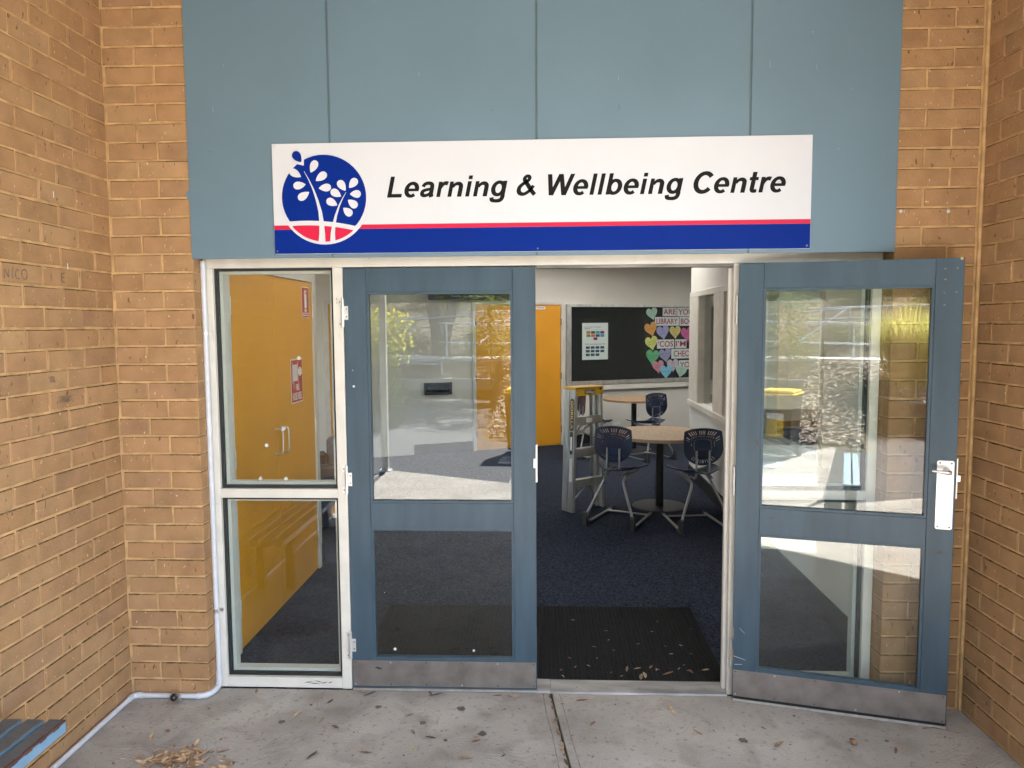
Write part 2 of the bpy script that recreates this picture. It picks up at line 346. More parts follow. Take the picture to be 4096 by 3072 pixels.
def flat(poly, name, material, d0, d1, parent):
    q = [(sx(a), sz(b)) for a, b in poly]
    return MB().prism(q, lambda p: (p[0], SY-d0, p[1]), lambda p: (p[0], SY-d1, p[1])).build(name, material, parent)
def circ(cx, cy, r, n=56, a0=0, a1=360): return [(cx+r*math.cos(R(a0+(a1-a0)*k/n)), cy+r*math.sin(R(a0+(a1-a0)*k/n))) for k in range(n+(a1-a0 != 360))]
flat(circ(556, 554, 328), 'emblem_backing', M['white'], .001, .004, sign)
flat(circ(554, 536, 310), 'emblem_disc', M['blue'], .004, .0052, sign)
hill = [(300+k*(476/16), 716+ (-14+58*(k/16)**2.2 if k else 0)) for k in range(17)]
base = [(a, b) for a, b in circ(556, 552, 312) if b > 700]
# white hill band, then the red ground below it
def lower(ytop, r, off):
    arc = []
    for k in range(61):
        a = R(150-k*2); x = 556+r*math.cos(a); y = 552+r*math.sin(a)
        if y > ytop(x)+off: arc.append((x, y))
    xs0, xs1 = arc[0][0], arc[-1][0]
    top = [(xs0+(xs1-xs0)*k/24, ytop(xs0+(xs1-xs0)*k/24)+off) for k in range(25)]
    return arc+list(reversed(top))
hy = lambda x: 706+ .00033*(x-420)**2
flat(lower(hy, 313, 0), 'white_hill', M['white'], .0052, .0058, sign)
flat(lower(lambda x: hy(x)+34, 310, 0), 'red_ground', M['red'], .0058, .0064, sign)
def stem(pts, w0, w1):
    L_, R_ = [], []
    for i, p in enumerate(pts):
        t = i/(len(pts)-1); a = pts[max(i-1, 0)]; b = pts[min(i+1, len(pts)-1)]; dx, dy = b[0]-a[0], b[1]-a[1]; d = math.hypot(dx, dy) or 1
        ww = (w0+(w1-w0)*t**1.3)/2; L_.append((p[0]-dy/d*ww, p[1]+dx/d*ww)); R_.append((p[0]+dy/d*ww, p[1]-dx/d*ww))
    return L_+list(reversed(R_))
flat(stem([(414, 344), (446, 405), (478, 478), (505, 560), (524, 640), (533, 720), (535, 800), (532, 866)], 2, 50), 'tree_stem', M['white'], .0064, .007, sign)
flat(stem([(718, 502), (692, 545), (665, 600), (640, 670), (622, 740), (614, 800), (612, 864)], 2, 38), 'tree_stem', M['white'], .0064, .007, sign)
def drop(tip, ang, L_, W_):
    out = []
    for k in range(20):
        t = 2*math.pi*k/20; px = L_*(1-math.cos(t))/2; py = W_/2*math.sin(t)*math.sin(t/2)**.8*1.15
        a = R(ang); out.append((tip[0]+px*math.cos(a)-py*math.sin(a), tip[1]+px*math.sin(a)+py*math.cos(a)))
    return out
for tip, to in [((390, 385), (308, 335)), ((422, 440), (332, 452)), ((446, 496), (366, 548)), ((462, 354), (505, 268)), ((498, 416), (576, 358)),
                ((518, 470), (608, 462)), ((714, 490), (664, 416)), ((680, 532), (608, 485)), ((651, 595), (574, 554)), ((742, 470), (798, 404)),
                ((746, 515), (826, 515)), ((731, 557), (796, 610)), ((695, 615), (756, 670))]:
    a = math.degrees(math.atan2(to[1]-tip[1], to[0]-tip[0])); flat(drop(tip, a, math.dist(tip, to), 62), 'emblem_leaf', M['white'], .0052, .0066, sign)
flat([(362, 290), (412, 303), (414, 258), (440, 225), (390, 225)], 'emblem_notch', M['white'], .0052, .0058, sign)
a = math.degrees(math.atan2(200-278, 340-394)); flat(drop((394, 278), a, 92, 70), 'emblem_bud', M['blue'], .0058, .0066, sign)
for x in (.80, 2.006, 3.214):
    for z in (2.161, 2.636): MB().cyl((x, SY-.001, z), .0042, -.0025, 10, 'y').build('screw', M['steel'] if z > 2.4 else M['screw'], sign)

# ------------------------------------------------------------------ brick walls
def brick_mesh(L_, seed, H=.076, D=.06):
    r = random.Random(seed); j = lambda s: r.uniform(-s, s); b = .0029
    vs = [(0, D, 0), (L_, D, 0), (L_, D, H), (0, D, H)]
    o = [(0, 0), (L_, 0), (L_, H), (0, H)]; i = [(b, b), (L_-b, b), (L_-b, H-b), (b, H-b)]
    # an uneven arris: split the long edges once so that the outline wavers
    vs += [(p[0]+j(.0018), .0035, p[1]+j(.0018)) for p in o]
    vs += [(p[0]+j(.0015), j(.0006), p[1]+j(.0015)) for p in i]
    vs += [(L_*r.uniform(.35, .65), .0035, j(.0016)), (L_*r.uniform(.35, .65), .0035, H+j(.0016))]
    f = [(8, 9, 10, 11), (5, 6, 10, 9), (7, 4, 8, 11), (4, 12, 5, 9, 8), (6, 13, 7, 11, 10), (0, 1, 5, 12, 4), (1, 2, 6, 5), (2, 3, 7, 13, 6), (3, 0, 4, 7)]    # faces 4 and 7: upper arris under the bed joint, joint shadow painted dark
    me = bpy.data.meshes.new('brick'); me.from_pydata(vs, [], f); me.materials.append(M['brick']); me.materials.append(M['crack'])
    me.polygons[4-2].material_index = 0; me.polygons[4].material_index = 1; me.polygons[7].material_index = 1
    bm = bmesh.new(); bm.from_mesh(me); bmesh.ops.recalc_face_normals(bm, faces=bm.faces); bm.to_mesh(me); bm.free()
    return me
_bm = {}
def bmesh_for(L_):
    key = round(L_, 3)
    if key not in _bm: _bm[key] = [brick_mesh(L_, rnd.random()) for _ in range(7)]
    return rnd.choice(_bm[key])
CH = .086
def lay(wall, org, rz, runs, n0=0, n1=41):
    """runs(n) gives [(start, length)] along the wall for course n; org/rz place the local frame (face towards local -y)."""
    rot = Matrix.Rotation(rz, 4, 'Z')
    for n in range(n0, n1):
        for s0, L_ in runs(n):
            o = link(bmesh_for(L_), 'brick', wall)
            p = Vector(org)+rot @ Vector((s0, rnd.uniform(-.0012, .0012), 0)); z = .005+CH*n+.005+rnd.uniform(-.001, .001)
            o.location = (p.x, p.y, z); o.rotation_euler = (rnd.uniform(-.004, .004), rnd.uniform(-.003, .003), rz)
def joined_bricks(wall, org, rz, runs, n1=41):
    mb = MB(); rot = Matrix.Rotation(rz, 4, 'Z')
    for n in range(n1):
        for s0, L_ in runs(n):
            p = Vector(org)+rot @ Vector((s0, 0, 0)); q = rot.to_3x3()
            me = bmesh_for(L_); mb.add([q @ v.co+Vector((p.x, p.y, .01+CH*n)) for v in me.vertices], [tuple(x.vertices) for x in me.polygons])
    return tag(mb.build('brickwork', M['brick'], wall), kind='stuff')
# course n from the ground; the photo's course between joints i and i+1 (counted from the top) is n = 37-i
odd = lambda n: (37-n) % 2 == 1
lw = tag(MB().box(-.23, -.0055, -3.32, .3, -.05, 3.55).build('brick_wall', M['mortar']), 'long tan brick side wall left of the entrance, above the blue bench', 'wall')
def run_left(n):      # distances from the inner corner, along -y
    d = .134 if odd(n) else .253; out = [(0.0, d-.010)]
    while d < 1.20: out.append((d, .230)); d += .24
    return out
def run_left_far(n):
    d = .134 if odd(n) else .253
    while d < 1.20: d += .24
    out = []
    while d < 3.05: out.append((d, .230)); d += .24
    out.append((d, round(3.32-d, 3))) if 3.32-d > .03 else None
    return out
# local +x runs towards +y for rz=+90: start positions count from y=-d-L
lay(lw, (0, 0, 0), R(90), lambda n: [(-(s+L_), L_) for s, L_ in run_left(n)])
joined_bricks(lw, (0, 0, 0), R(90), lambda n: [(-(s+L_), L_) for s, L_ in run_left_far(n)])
lp = tag(MB().box(-.10, .385, .0055, .34, -.05, 3.55).build('brick_pier', M['mortar']), 'narrow tan brick pier between the side wall and the white conduit', 'pier')
lay(lp, (0, 0, 0), 0, lambda n: [(.012, .226), (.248, .1425)] if odd(n) else [(.002, .142), (.154, .2365)])
# the returns of the pier towards the recessed frame
joined_bricks(lp, (.3905, 0, 0), R(90), lambda n: [(.062, .11)])
rp = tag(MB().box(3.610, 4.08, .0055, .34, -.05, 3.55).build('brick_pier', M['mortar']), 'narrow tan brick pier behind the open door on the right', 'pier')
lay(rp, (3.605, 0, 0), 0, lambda n: [(0, .228), (.238, .115)] if odd(n) else [(0, .115), (.125, .228)])
joined_bricks(rp, (3.6045, 0, 0), R(-90), lambda n: [(-.172, .11)])
rw = tag(MB().box(3.9855, 4.2, -1.62, .3, -.05, 3.55).build('brick_wall', M['mortar']), 'tan brick side wall at the right edge beside the open door', 'wall')
def run_right(n):
    d = .125 if odd(n) else .245; out = [(.012, d-.022)]
    while d < 1.2: out.append((d, .230)); d += .24
    return out
def run_right_far(n):
    d = .125 if odd(n) else .245
    while d < 1.2: d += .24
    return [(d, round(1.62-d, 3))] if 1.62-d > .05 else []
lay(rw, (3.98, 0, 0), R(-90), run_right)
joined_bricks(rw, (3.98, 0, 0), R(-90), run_right_far)
# thick mortar fillet in the right inner corner
MB().tube([(3.976, -.003, 0), (3.976, -.003, 3.5)], .009, 8).build('mortar_fillet', M['mortar'], rp)

# ------------------------------------------------------------------ cladding over the door
cl = thing('wall_cladding', 'blue grey painted sheet cladding above the doors behind the sign', 'cladding', (0, 0, 0))
xs = [.388, 1.053, 2.0005, 2.955, 3.607]
for i in range(4):
    a, b = xs[i]+(.005 if i else 0), xs[i+1]-(.005 if i < 3 else 0)
    MB().box(a, b, -.004, .006, 2.13, 3.5, .0012).build('panel', M['panel'], cl)
for x in xs[1:4]: MB().box(x-.0048, x+.0048, .0015, .006, 2.131, 3.5).build('joint_strip', M['groove'], cl)
MB().box(.392, 3.603, .0065, .34, 2.142, 3.5).build('backing', M['groove'], cl)
for x, z, wd in ((.352, 2.412, .016), (.374, 2.395, .015)):
    pass
MB().prism([(0, .02), (-.018, .012), (-.010, -.012), (0, -.03)], lambda p: (.3885+p[0], -.0013, 2.425+p[1]), lambda p: (.3885+p[0], -.0035, 2.425+p[1])).build('paint_smear', M['panel'], cl)

# ------------------------------------------------------------------ shop front frame
fr = thing('door_frame', 'cream painted door frame with glazed sidelights and a sill', 'door frame', (0, 0, 0))
def fbox(name, *a, mt='cream', bev=.002): return MB().box(*a, bev).build(name, M[mt], fr)
fbox('head', .392, 3.603, .1, .2, 2.094, 2.141)
fbox('jamb', .3925, .436, .1, .2, .006, 2.0935)
fbox('jamb', 1.021, 1.0695, .1, .2, .004, 2.0935)
fbox('jamb', 2.921, 2.966, .1, .2, .004, 2.0935)
fbox('jamb', 3.560, 3.6025, .1, .2, .006, 2.0935)
for a, b in ((.4365, 1.0205), (2.9665, 3.5595)):
    fbox('transom', a, b, .1, .2, .972, 1.017)
    fbox('sill', a, b, .1, .2, .006, .058)
    for z0, z1 in ((.058, .972), (1.017, 2.094)):
        g = .012
        gm = MB().box(a, a+g, .122, .15, z0, z1).box(b-g, b, .122, .15, z0, z1).box(a+g, b-g, .122, .15, z0, z0+g).box(a+g, b-g, .122, .15, z1-g, z1)
        gm.build('gasket', M['gasket'], fr)
        st = MB().box(a+.0002, a+.028, .152, .199, z0+.0002, z1-.0002).box(b-.028, b-.0002, .152, .199, z0+.0002, z1-.0002).box(a+.028, b-.028, .152, .199, z0+.0002, z0+.026).box(a+.028, b-.028, .152, .199, z1-.026, z1-.0002)
        st.build('glazing_stop', M['wallgrey'], fr)
        MB().box(a+.004, b-.004, .133, .139, z0+.004, z1-.004).build('pane', M['glass'], fr)
dotm = mat('clear_dot', (.42, .43, .44), .6)
def dot(x, z): MB().cyl((x, .1322, z), .0092, -.0006, 20, 'y').build('dot_sticker', dotm, fr)
for x, z in ((.836, 1.658), (.752, 1.312), (.663, 1.228), (.627, 1.062), (.755, 1.062)): dot(x, z)
# worn lips, a scuffed sill
for x, z, ln, an in ((.85, .036, .05, 8), (.88, .03, .07, -4), (.93, .034, .04, 14), (.90, .040, .05, -12), (.96, .036, .03, 20)):
    d = MB(); c_, s_ = math.cos(R(an)), math.sin(R(an))
    d.prism([(-ln/2, 0), (0, -.0022), (ln/2, 0), (0, .0022)], lambda p: (x+p[0]*c_-p[1]*s_, .0998, z+p[0]*s_+p[1]*c_), lambda p: (x+p[0]*c_-p[1]*s_, .0994, z+p[0]*s_+p[1]*c_))
    d.build('scuff', M['gasket'], fr)
# door stop strip under the head of the opening
MB().box(1.9985, 2.9205, .112, .165, 2.080, 2.0935).build('door_stop', mat('worn_stop', (.17, .15, .13), .5, .4, var=.4, scale=14, stretch=(.3, 1, 1)), fr)
MB().box(2.9045, 2.9207, .135, .165, .012, 2.0735).build('door_stop', M['wallgrey'], fr)

# ------------------------------------------------------------------ door leaves (built in a local frame: x along the leaf from the hinge, -y the seen face, z up)
def leaf_parts(root, mirror):
    W_, H0, H1, TH = .92, .014, 2.088, .040
    X = (lambda a, b: (W_-b, W_-a)) if mirror else (lambda a, b: (a, b))
    def bx(name, a, b, z0, z1, mt='door', y0=0, y1=TH, bev=.0015):
        x0, x1 = X(a, b); return MB().box(x0, x1, y0, y1, z0, z1, bev).build(name, M[mt], root)
    bx('stile', 0, .109, H0, H1); bx('stile', .811, W_, H0, H1)
    bx('top_rail', .1095, .8105, 1.974, H1); bx('middle_rail', .1095, .8105, .822, .949); bx('bottom_rail', .1095, .8105, H0, .158)
    for z0, z1 in ((.158, .822), (.949, 1.974)):
        b = MB(); a0, a1 = X(.1095, .8105); g = .011
        for y0, y1 in ((.004, .017), (.0245, .036)):
            b.box(a0, a0+g, y0, y1, z0, z1).box(a1-g, a1, y0, y1, z0, z1).box(a0+g, a1-g, y0, y1, z0, z0+g).box(a0+g, a1-g, y0, y1, z1-g, z1)
        b.build('glazing_bead', M['door'], root)
        MB().box(a0+.003, a1-.003, .0178, .0236, z0+.003, z1-.003).build('pane', M['glass'], root)
    x0, x1 = X(.004, .916)
    k = MB().box(x0, x1, -.0016, -.0002, .022, .153, .0004).build('kick_plate', M['kick'], root)
    for i in range(6):
        for z in (.032, .144):
            x = x0+.012+(x1-x0-.024)*i/5; MB().cyl((x, -.0014, z), .0042, -.0016, 8, 'y').build('screw', M['screw'] if (i+int(z*100)) % 3 else M['steel'], k)
    return X
ld = thing('door_leaf', 'closed slate blue half glazed door leaf left of the opening', 'door', (1.073, .1, 0))
leaf_parts(ld, False)
for zc in (1.876, 1.066, .230):
    h = MB().cyl((-.004, -.006, zc-.068), .0072, .136, 12)
    hg = h.build('hinge', M['zinc'], ld, smooth=True)
    MB().box(-.002, .021, -.0022, -.0003, zc-.033, zc+.033, .0004).build('hinge_flap', M['zinc'], hg)
    for s in (-1, 1):
        MB().box(-.026, -.004, -.0022, -.0003, zc+s*.052-.016, zc+s*.052+.016, .0004).build('hinge_flap', M['zinc'], hg)
        MB().cyl((.013, -.0022, zc+s*.018), .0035, -.001, 8, 'y').build('screw', M['screw'], hg)
        MB().cyl((-.018, -.0022, zc+s*.052), .0035, -.001, 8, 'y').build('screw', M['screw'], hg)
MB().box(.9185, .9262, -.0035, .034, 1.055, 1.237, .0008).build('strike_plate', M['plate'], ld)
MB().box(.908, .918, -.0024, -.0003, 1.124, 1.170, .001).build('latch_lip', M['steel'], ld)
MB().box(.004, .916, -.010, -.0005, .003, .013, .001).build('weather_bar', M['alu'], ld)
for x, z, r in ((.04, 1.522, .006), (.036, 1.60, .002), (.17, .50, .002)):
    MB().cyl((x, -.0002, z), r, -.0012, 9, 'y').build('paint_chip', M['white'], ld)
for x, z, r in ((.213, .205, .0075), (.607, .202, .0065)):
    MB().cyl((x, .0176, z), r, -.0006, 12, 'y').build('dot_sticker', M['paper'], ld)
fb = MB().prism([(0, 0), (.016, .004), (.034, -.004), (.04, -.010), (.02, -.009)], lambda p: (.112+p[0], -.0016, .118+p[1]), lambda p: (.112+p[0], -.0019, .118+p[1])).build('paint_chip', M['door'], ld)

AD = R(-14.5)
rd = thing('door_leaf', 'slate blue half glazed door leaf swung open against the right pier', 'door', (2.935, .06, 0), AD)
leaf_parts(rd, False)
hp = []
pl = [(.843+.0+dx, z) for dx, z in ((0, 0),)]
def rrect(x0, x1, z0, z1, r, n=5):
    out = []
    for cx, cz, a0 in ((x1-r, z1-r, 0), (x0+r, z1-r, 90), (x0+r, z0+r, 180), (x1-r, z0+r, 270)):
        for k in range(n+1): a = R(a0+90*k/n); out.append((cx+r*math.cos(a), cz+r*math.sin(a)))
    return out
plate = MB().prism(rrect(.844, .911, .906, 1.211, .009), lambda p: (p[0], -.0002, p[1]), lambda p: (p[0], -.0026, p[1])).build('handle_plate', M['plate'], rd)
for x, z in ((.855, 1.201), (.900, 1.200), (.854, .918), (.900, .916)): MB().cyl((x, -.0026, z), .0042, -.0012, 12, 'y').build('screw', M['screw'], plate)
MB().tube([(.881, -.002, 1.168), (.881, -.012, 1.168), (.881, -.046, 1.168)], [.0145, .012, .0095], 16).build('spindle_boss', M['steel'], plate, smooth=True)
MB().tube([(.889, -.050, 1.166), (.878, -.051, 1.168), (.86, -.052, 1.1685), (.84, -.052, 1.170), (.815, -.051, 1.172)], [.0085, .0105, .0085, .0062, .0045], 12).build('lever', M['steel'], rd, smooth=True)
MB().box(.9203, .926, .0, .036, 1.045, 1.222, .0008).build('strike_plate', M['plate'], rd)
MB().box(.9262, .9405, .012, .03, 1.118, 1.146, .001).build('latch_bolt', M['steel'], rd)
MB().box(.004, .917, -.008, .006, .0035, .0105, .0008).box(.004, .917, -.0105, -.002, -.0005+.002, .0035).build('weather_seal', M['alu'], rd)
MB().box(.006, .915, -.004, .006, .0108, .0215).build('seal_brush', M['rubber'], rd)
for x, z in ((.846, 2.043), (.893, 2.045), (.848, 1.997), (.846, 1.941), (.892, 1.942), (.848, 1.887)):
    MB().cyl((x, -.0002, z), .0034, -.001, 9, 'y').build('screw_hole', M['litter_c'], rd); MB().cyl((x, -.0013, z), .0022, -.0004, 8, 'y').build('screw_hole', M['gasket'], rd)
MB().cyl((.908, -.0002, 2.084), .006, -.001, 9, 'y').build('paint_chip', M['litter_c'], rd)
for zc in (1.876, 1.066, .230):
    hg = MB().cyl((-.006, .022, zc-.068), .0072, .136, 12).build('hinge', M['zinc'], rd, smooth=True)
    MB().box(-.0035, -.001, .024, .042, zc-.033, zc+.033).build('hinge_flap', M['zinc'], hg)
for pts_ in ([(.088, 1.262), (.094, 1.275), (.099, 1.262), (.096, 1.245), (.090, 1.25)], [(.100, 1.285), (.106, 1.29), (.105, 1.275)], [(.080, 1.238), (.087, 1.240), (.084, 1.226)], [(.140, .905), (.17, .909), (.168, .902)], [(.845, .80), (.875, .808), (.882, .797), (.86, .793)]):
    MB().prism(pts_, lambda p: (p[0], -.0002, p[1]), lambda p: (p[0], -.0006, p[1])).build('scuff', M['darkgrey'], rd)
for z0, z1, xa in ((.30, .36, -.002), (.19, .25, -.002)):
    MB().box(-.0006, .003, -.0006, .006, z0, z1).build('paint_chip', M['litter_a'], rd)
for (xa, za), (xb, zb) in (((.03, .36), (.055, .335)), ((.005, .22), (.06, .205)), ((.01, .178), (.045, .182))):
    d = MB(); d.prism([(0, -.0008), (1, -.0005), (1, .0005), (0, .0008)], lambda p: (xa+(xb-xa)*p[0], -.0002, za+(zb-za)*p[0]+p[1]), lambda p: (xa+(xb-xa)*p[0], -.0006, za+(zb-za)*p[0]+p[1])); d.build('scratch', M['paper'], rd)

# ------------------------------------------------------------------ ground outside
tag(MB().box(-70, 70, -80, 60, -.3, -.03).build('asphalt_yard', M['asphalt']), 'grey asphalt yard', kind='structure')
def slab(name, poly, label): return tag(MB().prism(poly, lambda p: (p[0], p[1], -.14), lambda p: (p[0], p[1], 0)).build(name, M['concrete']), label, kind='structure')
J = [(2.0625, .098), (2.083, -.1), (2.106, -.288), (2.133, -.513), (2.16, -.75), (2.30, -2.0), (2.53, -4.0), (2.6, -4.55)]
slab('porch_slab', [(.0, .098), (.0, -3.325), (.065, -3.325), (.065, -5.5), (1.62, -4.74), (1.68, -6.6), (2.1, -7.8), (2.2, -8.05)]+[(2.26, -8.0), (2.62, -4.56)]+[(x-.005, y) for x, y in reversed(J[:-1])], 'swirled concrete porch slab left of the expansion joint')
slab('porch_slab', [(x+.006+rnd.uniform(0, .002), y) for x, y in J[:-1]]+[(2.68, -4.42), (2.95, -4.5), (3.52, -5.1), (6.5, -5.4), (6.5, -1.62), (3.99, -1.62), (3.975, .098)], 'swirled concrete porch slab right of the expansion joint')
tag(MB().box(-1.8, -.001, -5.3, -3.325, -.14, -.004).build('side_slab', M['concrete']), 'concrete slab beside the corner post', kind='structure')
M['tooled'] = mat('tooled_concrete', (.20, .18, .16), .9, var=.3, scale=30)
# tooled margins beside the joint
for s in (-1, 1):
    pts = [(x+s*(.040+.004*(i % 2)), y) for i, (x, y) in enumerate(J[:6])]
    mb = MB()
    for (xa, ya), (xb, yb) in zip(pts, pts[1:]): mb.add([(xa-.002, ya, .0008), (xa+.002, ya, .0008), (xb+.002, yb, .0008), (xb-.002, yb, .0008)], [(0, 1, 2, 3)])
    tag(mb.build('tooled_line', M['tooled']), 'shallow tooled line beside the slab joint', kind='structure')
jm = MB()
for (xa, ya), (xb, yb) in zip(J[:6], J[1:7]): jm.add([(xa-.012, ya, -.012), (xa+.012, ya, -.012), (xb+.012, yb, -.012), (xb-.012, yb, -.012)], [(0, 1, 2, 3)])
tag(jm.build('joint_fill', M['soil']), kind='structure')
M['thr'] = mat('worn_threshold', (.30, .29, .28), .5, .5, var=.25, scale=14, stretch=(.3, 1, 1))
th = thing('threshold_strip', 'aluminium threshold strip across the doorway below the mat', 'threshold', (0, 0, 0))
MB().prism([(.088, .001), (.094, .009), (.12, .0165), (.205, .0165), (.205, .0)], lambda p: (2.062, p[0], p[1]), lambda p: (2.9205, p[0], p[1])).build('strip', M['thr'], th)
MB().prism([(.088, .001), (.094, .009), (.12, .0165), (.205, .0165), (.205, .0)], lambda p: (1.0705, p[0]+.052, p[1]-.003), lambda p: (2.0605, p[0]+.003, p[1])).build('strip', M['thr'], th)
for x in (2.19, 2.34, 2.5, 2.66, 2.82): MB().cyl((x, .125, .0163), .004, .0008, 10).build('screw', M['screw'], th)

# ------------------------------------------------------------------ conduit, door stop, bench
cd = thing('conduit', 'white plastic conduit down the frame and along the pier foot', 'pipe', (0, 0, 0))
MB().tube([(.402, .083, .085), (.399, .083, 2.128)], .0128, 12).build('pipe', M['pvc'], cd, smooth=True)
MB().tube(bez([(.402, .083, .10), (.402, .083, .022, .028), (.394, -.012, .017, .05), (.335, -.017, .0155)], 8), .0152, 12).build('elbow', M['pvc'], cd, smooth=True)
MB().tube([(.34, -.017, .0152), (.05, -.017, .0152)], .0122, 12).build('pipe', M['pvc'], cd, smooth=True)
MB().tube(bez([(.062, -.017, .0155), (.018, -.017, .0155, .03), (.018, -.062, .0155)], 8), .0150, 12).build('elbow', M['pvc'], cd, smooth=True)
MB().tube([(.018, -.05, .0150), (.018, -3.2, .0150)], .0122, 12).build('pipe', M['pvc'], cd, smooth=True)
for z in (1.782, .406):
    s_ = MB().tube([(.400, .083, z-.009), (.400, .083, z+.009)], .0142, 12)
    s_.box(.412, .430, .0965, .0995, z-.009, z+.009); s_.build('saddle_clip', M['steel'], cd)
ds = thing('door_stop', 'small chrome and black rubber door stop on the concrete by the pier', 'door stop', (.243, -.055, 0))
MB().prism([(-.03, -.022), (.03, -.022), (.028, .02), (.018, .03), (-.018, .03), (-.028, .02)], lambda p: (p[0], p[1], .0005), lambda p: (p[0]*.9, p[1]*.9, .007)).build('base', M['steel'], ds)
MB().prism([(-.021, .007), (.021, .007), (.021, .03)]+[(.021*math.cos(R(a)), .032+.021*math.sin(R(a))) for a in range(10, 180, 20)]+[(-.021, .03)], lambda p: (p[0], .012, p[1]), lambda p: (p[0], -.006, p[1])).build('bracket', M['steel'], ds, smooth=True)
bm_ = bmesh.new(); bmesh.ops.create_uvsphere(bm_, u_segments=16, v_segments=10, radius=.0165)
mb = MB(); mb.bm(bm_, Matrix.Translation((0, -.012, .031))); mb.build('buffer', M['rubber'], ds, smooth=True)

M['benchpale'] = mat('pale_bench_paint', (.30, .42, .52), .45, var=.08)
def bench(root, L_, nsl, wslat=.064, gap=.016, h=.42, top='bench'):
    for i in range(nsl):
        x0 = i*(wslat+gap); s_ = MB(); s_.box(x0, x0+wslat, -L_, 0, h-.046, h, .004); o = s_.build('slat', [M[top], M['benchside'], M['wear']], root)
        for p in o.data.polygons:
            if p.normal.z < .2: p.material_index = 1
        if i == nsl-1:
            wr = MB(); pts = [(x0+wslat-.004, 0+.0)]
            # worn brown arris along the seen end and edge
            wr.add([(x0+.004, .0005, h-.006), (x0+wslat-.003, .0005, h-.006), (x0+wslat-.003, -.003, h+.0006), (x0+.004, -.002, h+.0006)], [(0, 1, 2, 3)])
            nn = 60
            for q in range(nn):
                ya, yb = -.003-(L_-.02)*q/nn, -.003-(L_-.02)*(q+1)/nn; e0, e1 = rnd.uniform(.003, .010), rnd.uniform(.002, .008)
                wr.add([(x0+wslat+.0007, ya, h-.003-e1), (x0+wslat+.0007, yb, h-.003-e1), (x0+wslat+.0007, yb, h-.003), (x0+wslat+.0007, ya, h-.003)], [(0, 1, 2, 3)])
                wr.add([(x0+wslat+.0007, ya, h-.003), (x0+wslat+.0007, yb, h-.003), (x0+wslat-.003, yb, h+.0008), (x0+wslat-.003, ya, h+.0008)], [(0, 1, 2, 3)])
                wr.add([(x0+wslat-.003, ya, h+.0008), (x0+wslat-.003, yb, h+.0008), (x0+wslat-.003-e0, yb, h+.0008), (x0+wslat-.003-e0, ya, h+.0008)], [(0, 1, 2, 3)])
            wr.build('worn_edge', M['wear'], root)
    ww = nsl*(wslat+gap)-gap
    for y in (-.28, -L_+.28):
        f = MB().box(.01, ww-.01, y-.03, y+.03, h-.096, h-.047); f.box(.02, .07, y-.025, y+.025, 0, h-.097); f.box(ww-.08, ww-.03, y-.025, y+.025, 0, h-.097); f.build('leg_frame', M['darkgrey'], root)
b1 = thing('bench', 'blue slatted bench against the left brick wall, worn at its edge', 'bench', (.022, -.972, 0)); bench(b1, 2.1, 4)
b2 = thing('bench', 'pale blue slatted bench out on the sunny slab', 'bench', (2.97, -3.31, 0), R(-7.3)); bench(b2, 1.72, 2, .066, .014, top='benchpale')

# ------------------------------------------------------------------ porch roof and post
rf = tag(MB().prism([(-2.5, .3), (7.0, .3), (7.0, -4.45), (4.71, -4.95), (2.04, -5.58), (-.6, -6.2), (-2.5, -6.2)], lambda p: (p[0], p[1], 3.56), lambda p: (p[0], p[1], 3.8)).build('porch_roof', M['roof']), 'flat porch roof over the entrance', 'roof')
ps = thing('roof_post', 'square cream post at the outer slab corner', 'post', (.035, -5.47, 0))
MB().box(-.04, .04, -.04, .04, .0, 3.555, .004).build('post_shaft', M['postpaint'], ps); MB().box(-.07, .07, -.07, .07, .0, .012).build('base_plate', M['galv'], ps)

# ------------------------------------------------------------------ interior shell
FZ = .004
tag(MB().box(-3.4, 7.6, .2005, 11.5, -.03, FZ).build('carpet_floor', M['carpet']), 'dark navy carpet', kind='structure')
MB().box(1.07, 2.92, .2005-.035, .2004, -.03, FZ)
SKY = [(-2.6, -.9, 2.2, 4.8), (2.0, 3.65, 4.5, 7.2), (4.4, 6.4, 5.0, 7.4), (.5, 2.3, .6, 1.9)]      # openings added in the ceiling, out of view, to light the room
xs_ = sorted({-3.4, 7.6, *[v for q in SKY for v in q[:2]]}); ys_ = sorted({.34, 11.5, *[v for q in SKY for v in q[2:]]}); cm_ = MB()
for a, b in zip(xs_, xs_[1:]):
    for c, d in zip(ys_, ys_[1:]):
        if not any(q[0] <= a and b <= q[1] and q[2] <= c and d <= q[3] for q in SKY): cm_.box(a, b, c, d, 2.72, 2.8)
tag(cm_.build('ceiling', M['wall']), 'white ceiling', kind='structure')
opal = bpy.data.materials.new('opal_acrylic'); opal.use_nodes = True; on = opal.node_tree.nodes; on.remove(on['Principled BSDF']); tl = on.new('ShaderNodeBsdfTranslucent'); tl.inputs[0].default_value = (.42, .415, .40, 1)
opal.node_tree.links.new(tl.outputs[0], on['Material Output'].inputs[0])
for i, (a, b, c, d) in enumerate(SKY):  # unseen rooflights, added to brighten the interior
    sk = thing('skylight', ['opal skylight over the left of the room', 'opal skylight above the round tables', 'opal skylight over the side room', 'long opal skylight just inside the doors'][i], 'skylight', ((a+b)/2, (c+d)/2, 2.86), 0, 'opal skylights in the ceiling')
    MB().box(-(b-a)/2, (b-a)/2, -(d-c)/2, (d-c)/2, 0, .004).build('opal_sheet', opal, sk)
    h_, k_ = (b-a)/2, (d-c)/2
    MB().box(-h_-.05, -h_-.001, -k_-.05, k_+.05, -.059, .03).box(h_+.001, h_+.05, -k_-.05, k_+.05, -.059, .03).box(-h_, h_, -k_-.05, -k_-.001, -.059, .03).box(-h_, h_, k_+.001, k_+.05, -.059, .03).build('kerb', M['white'], sk)
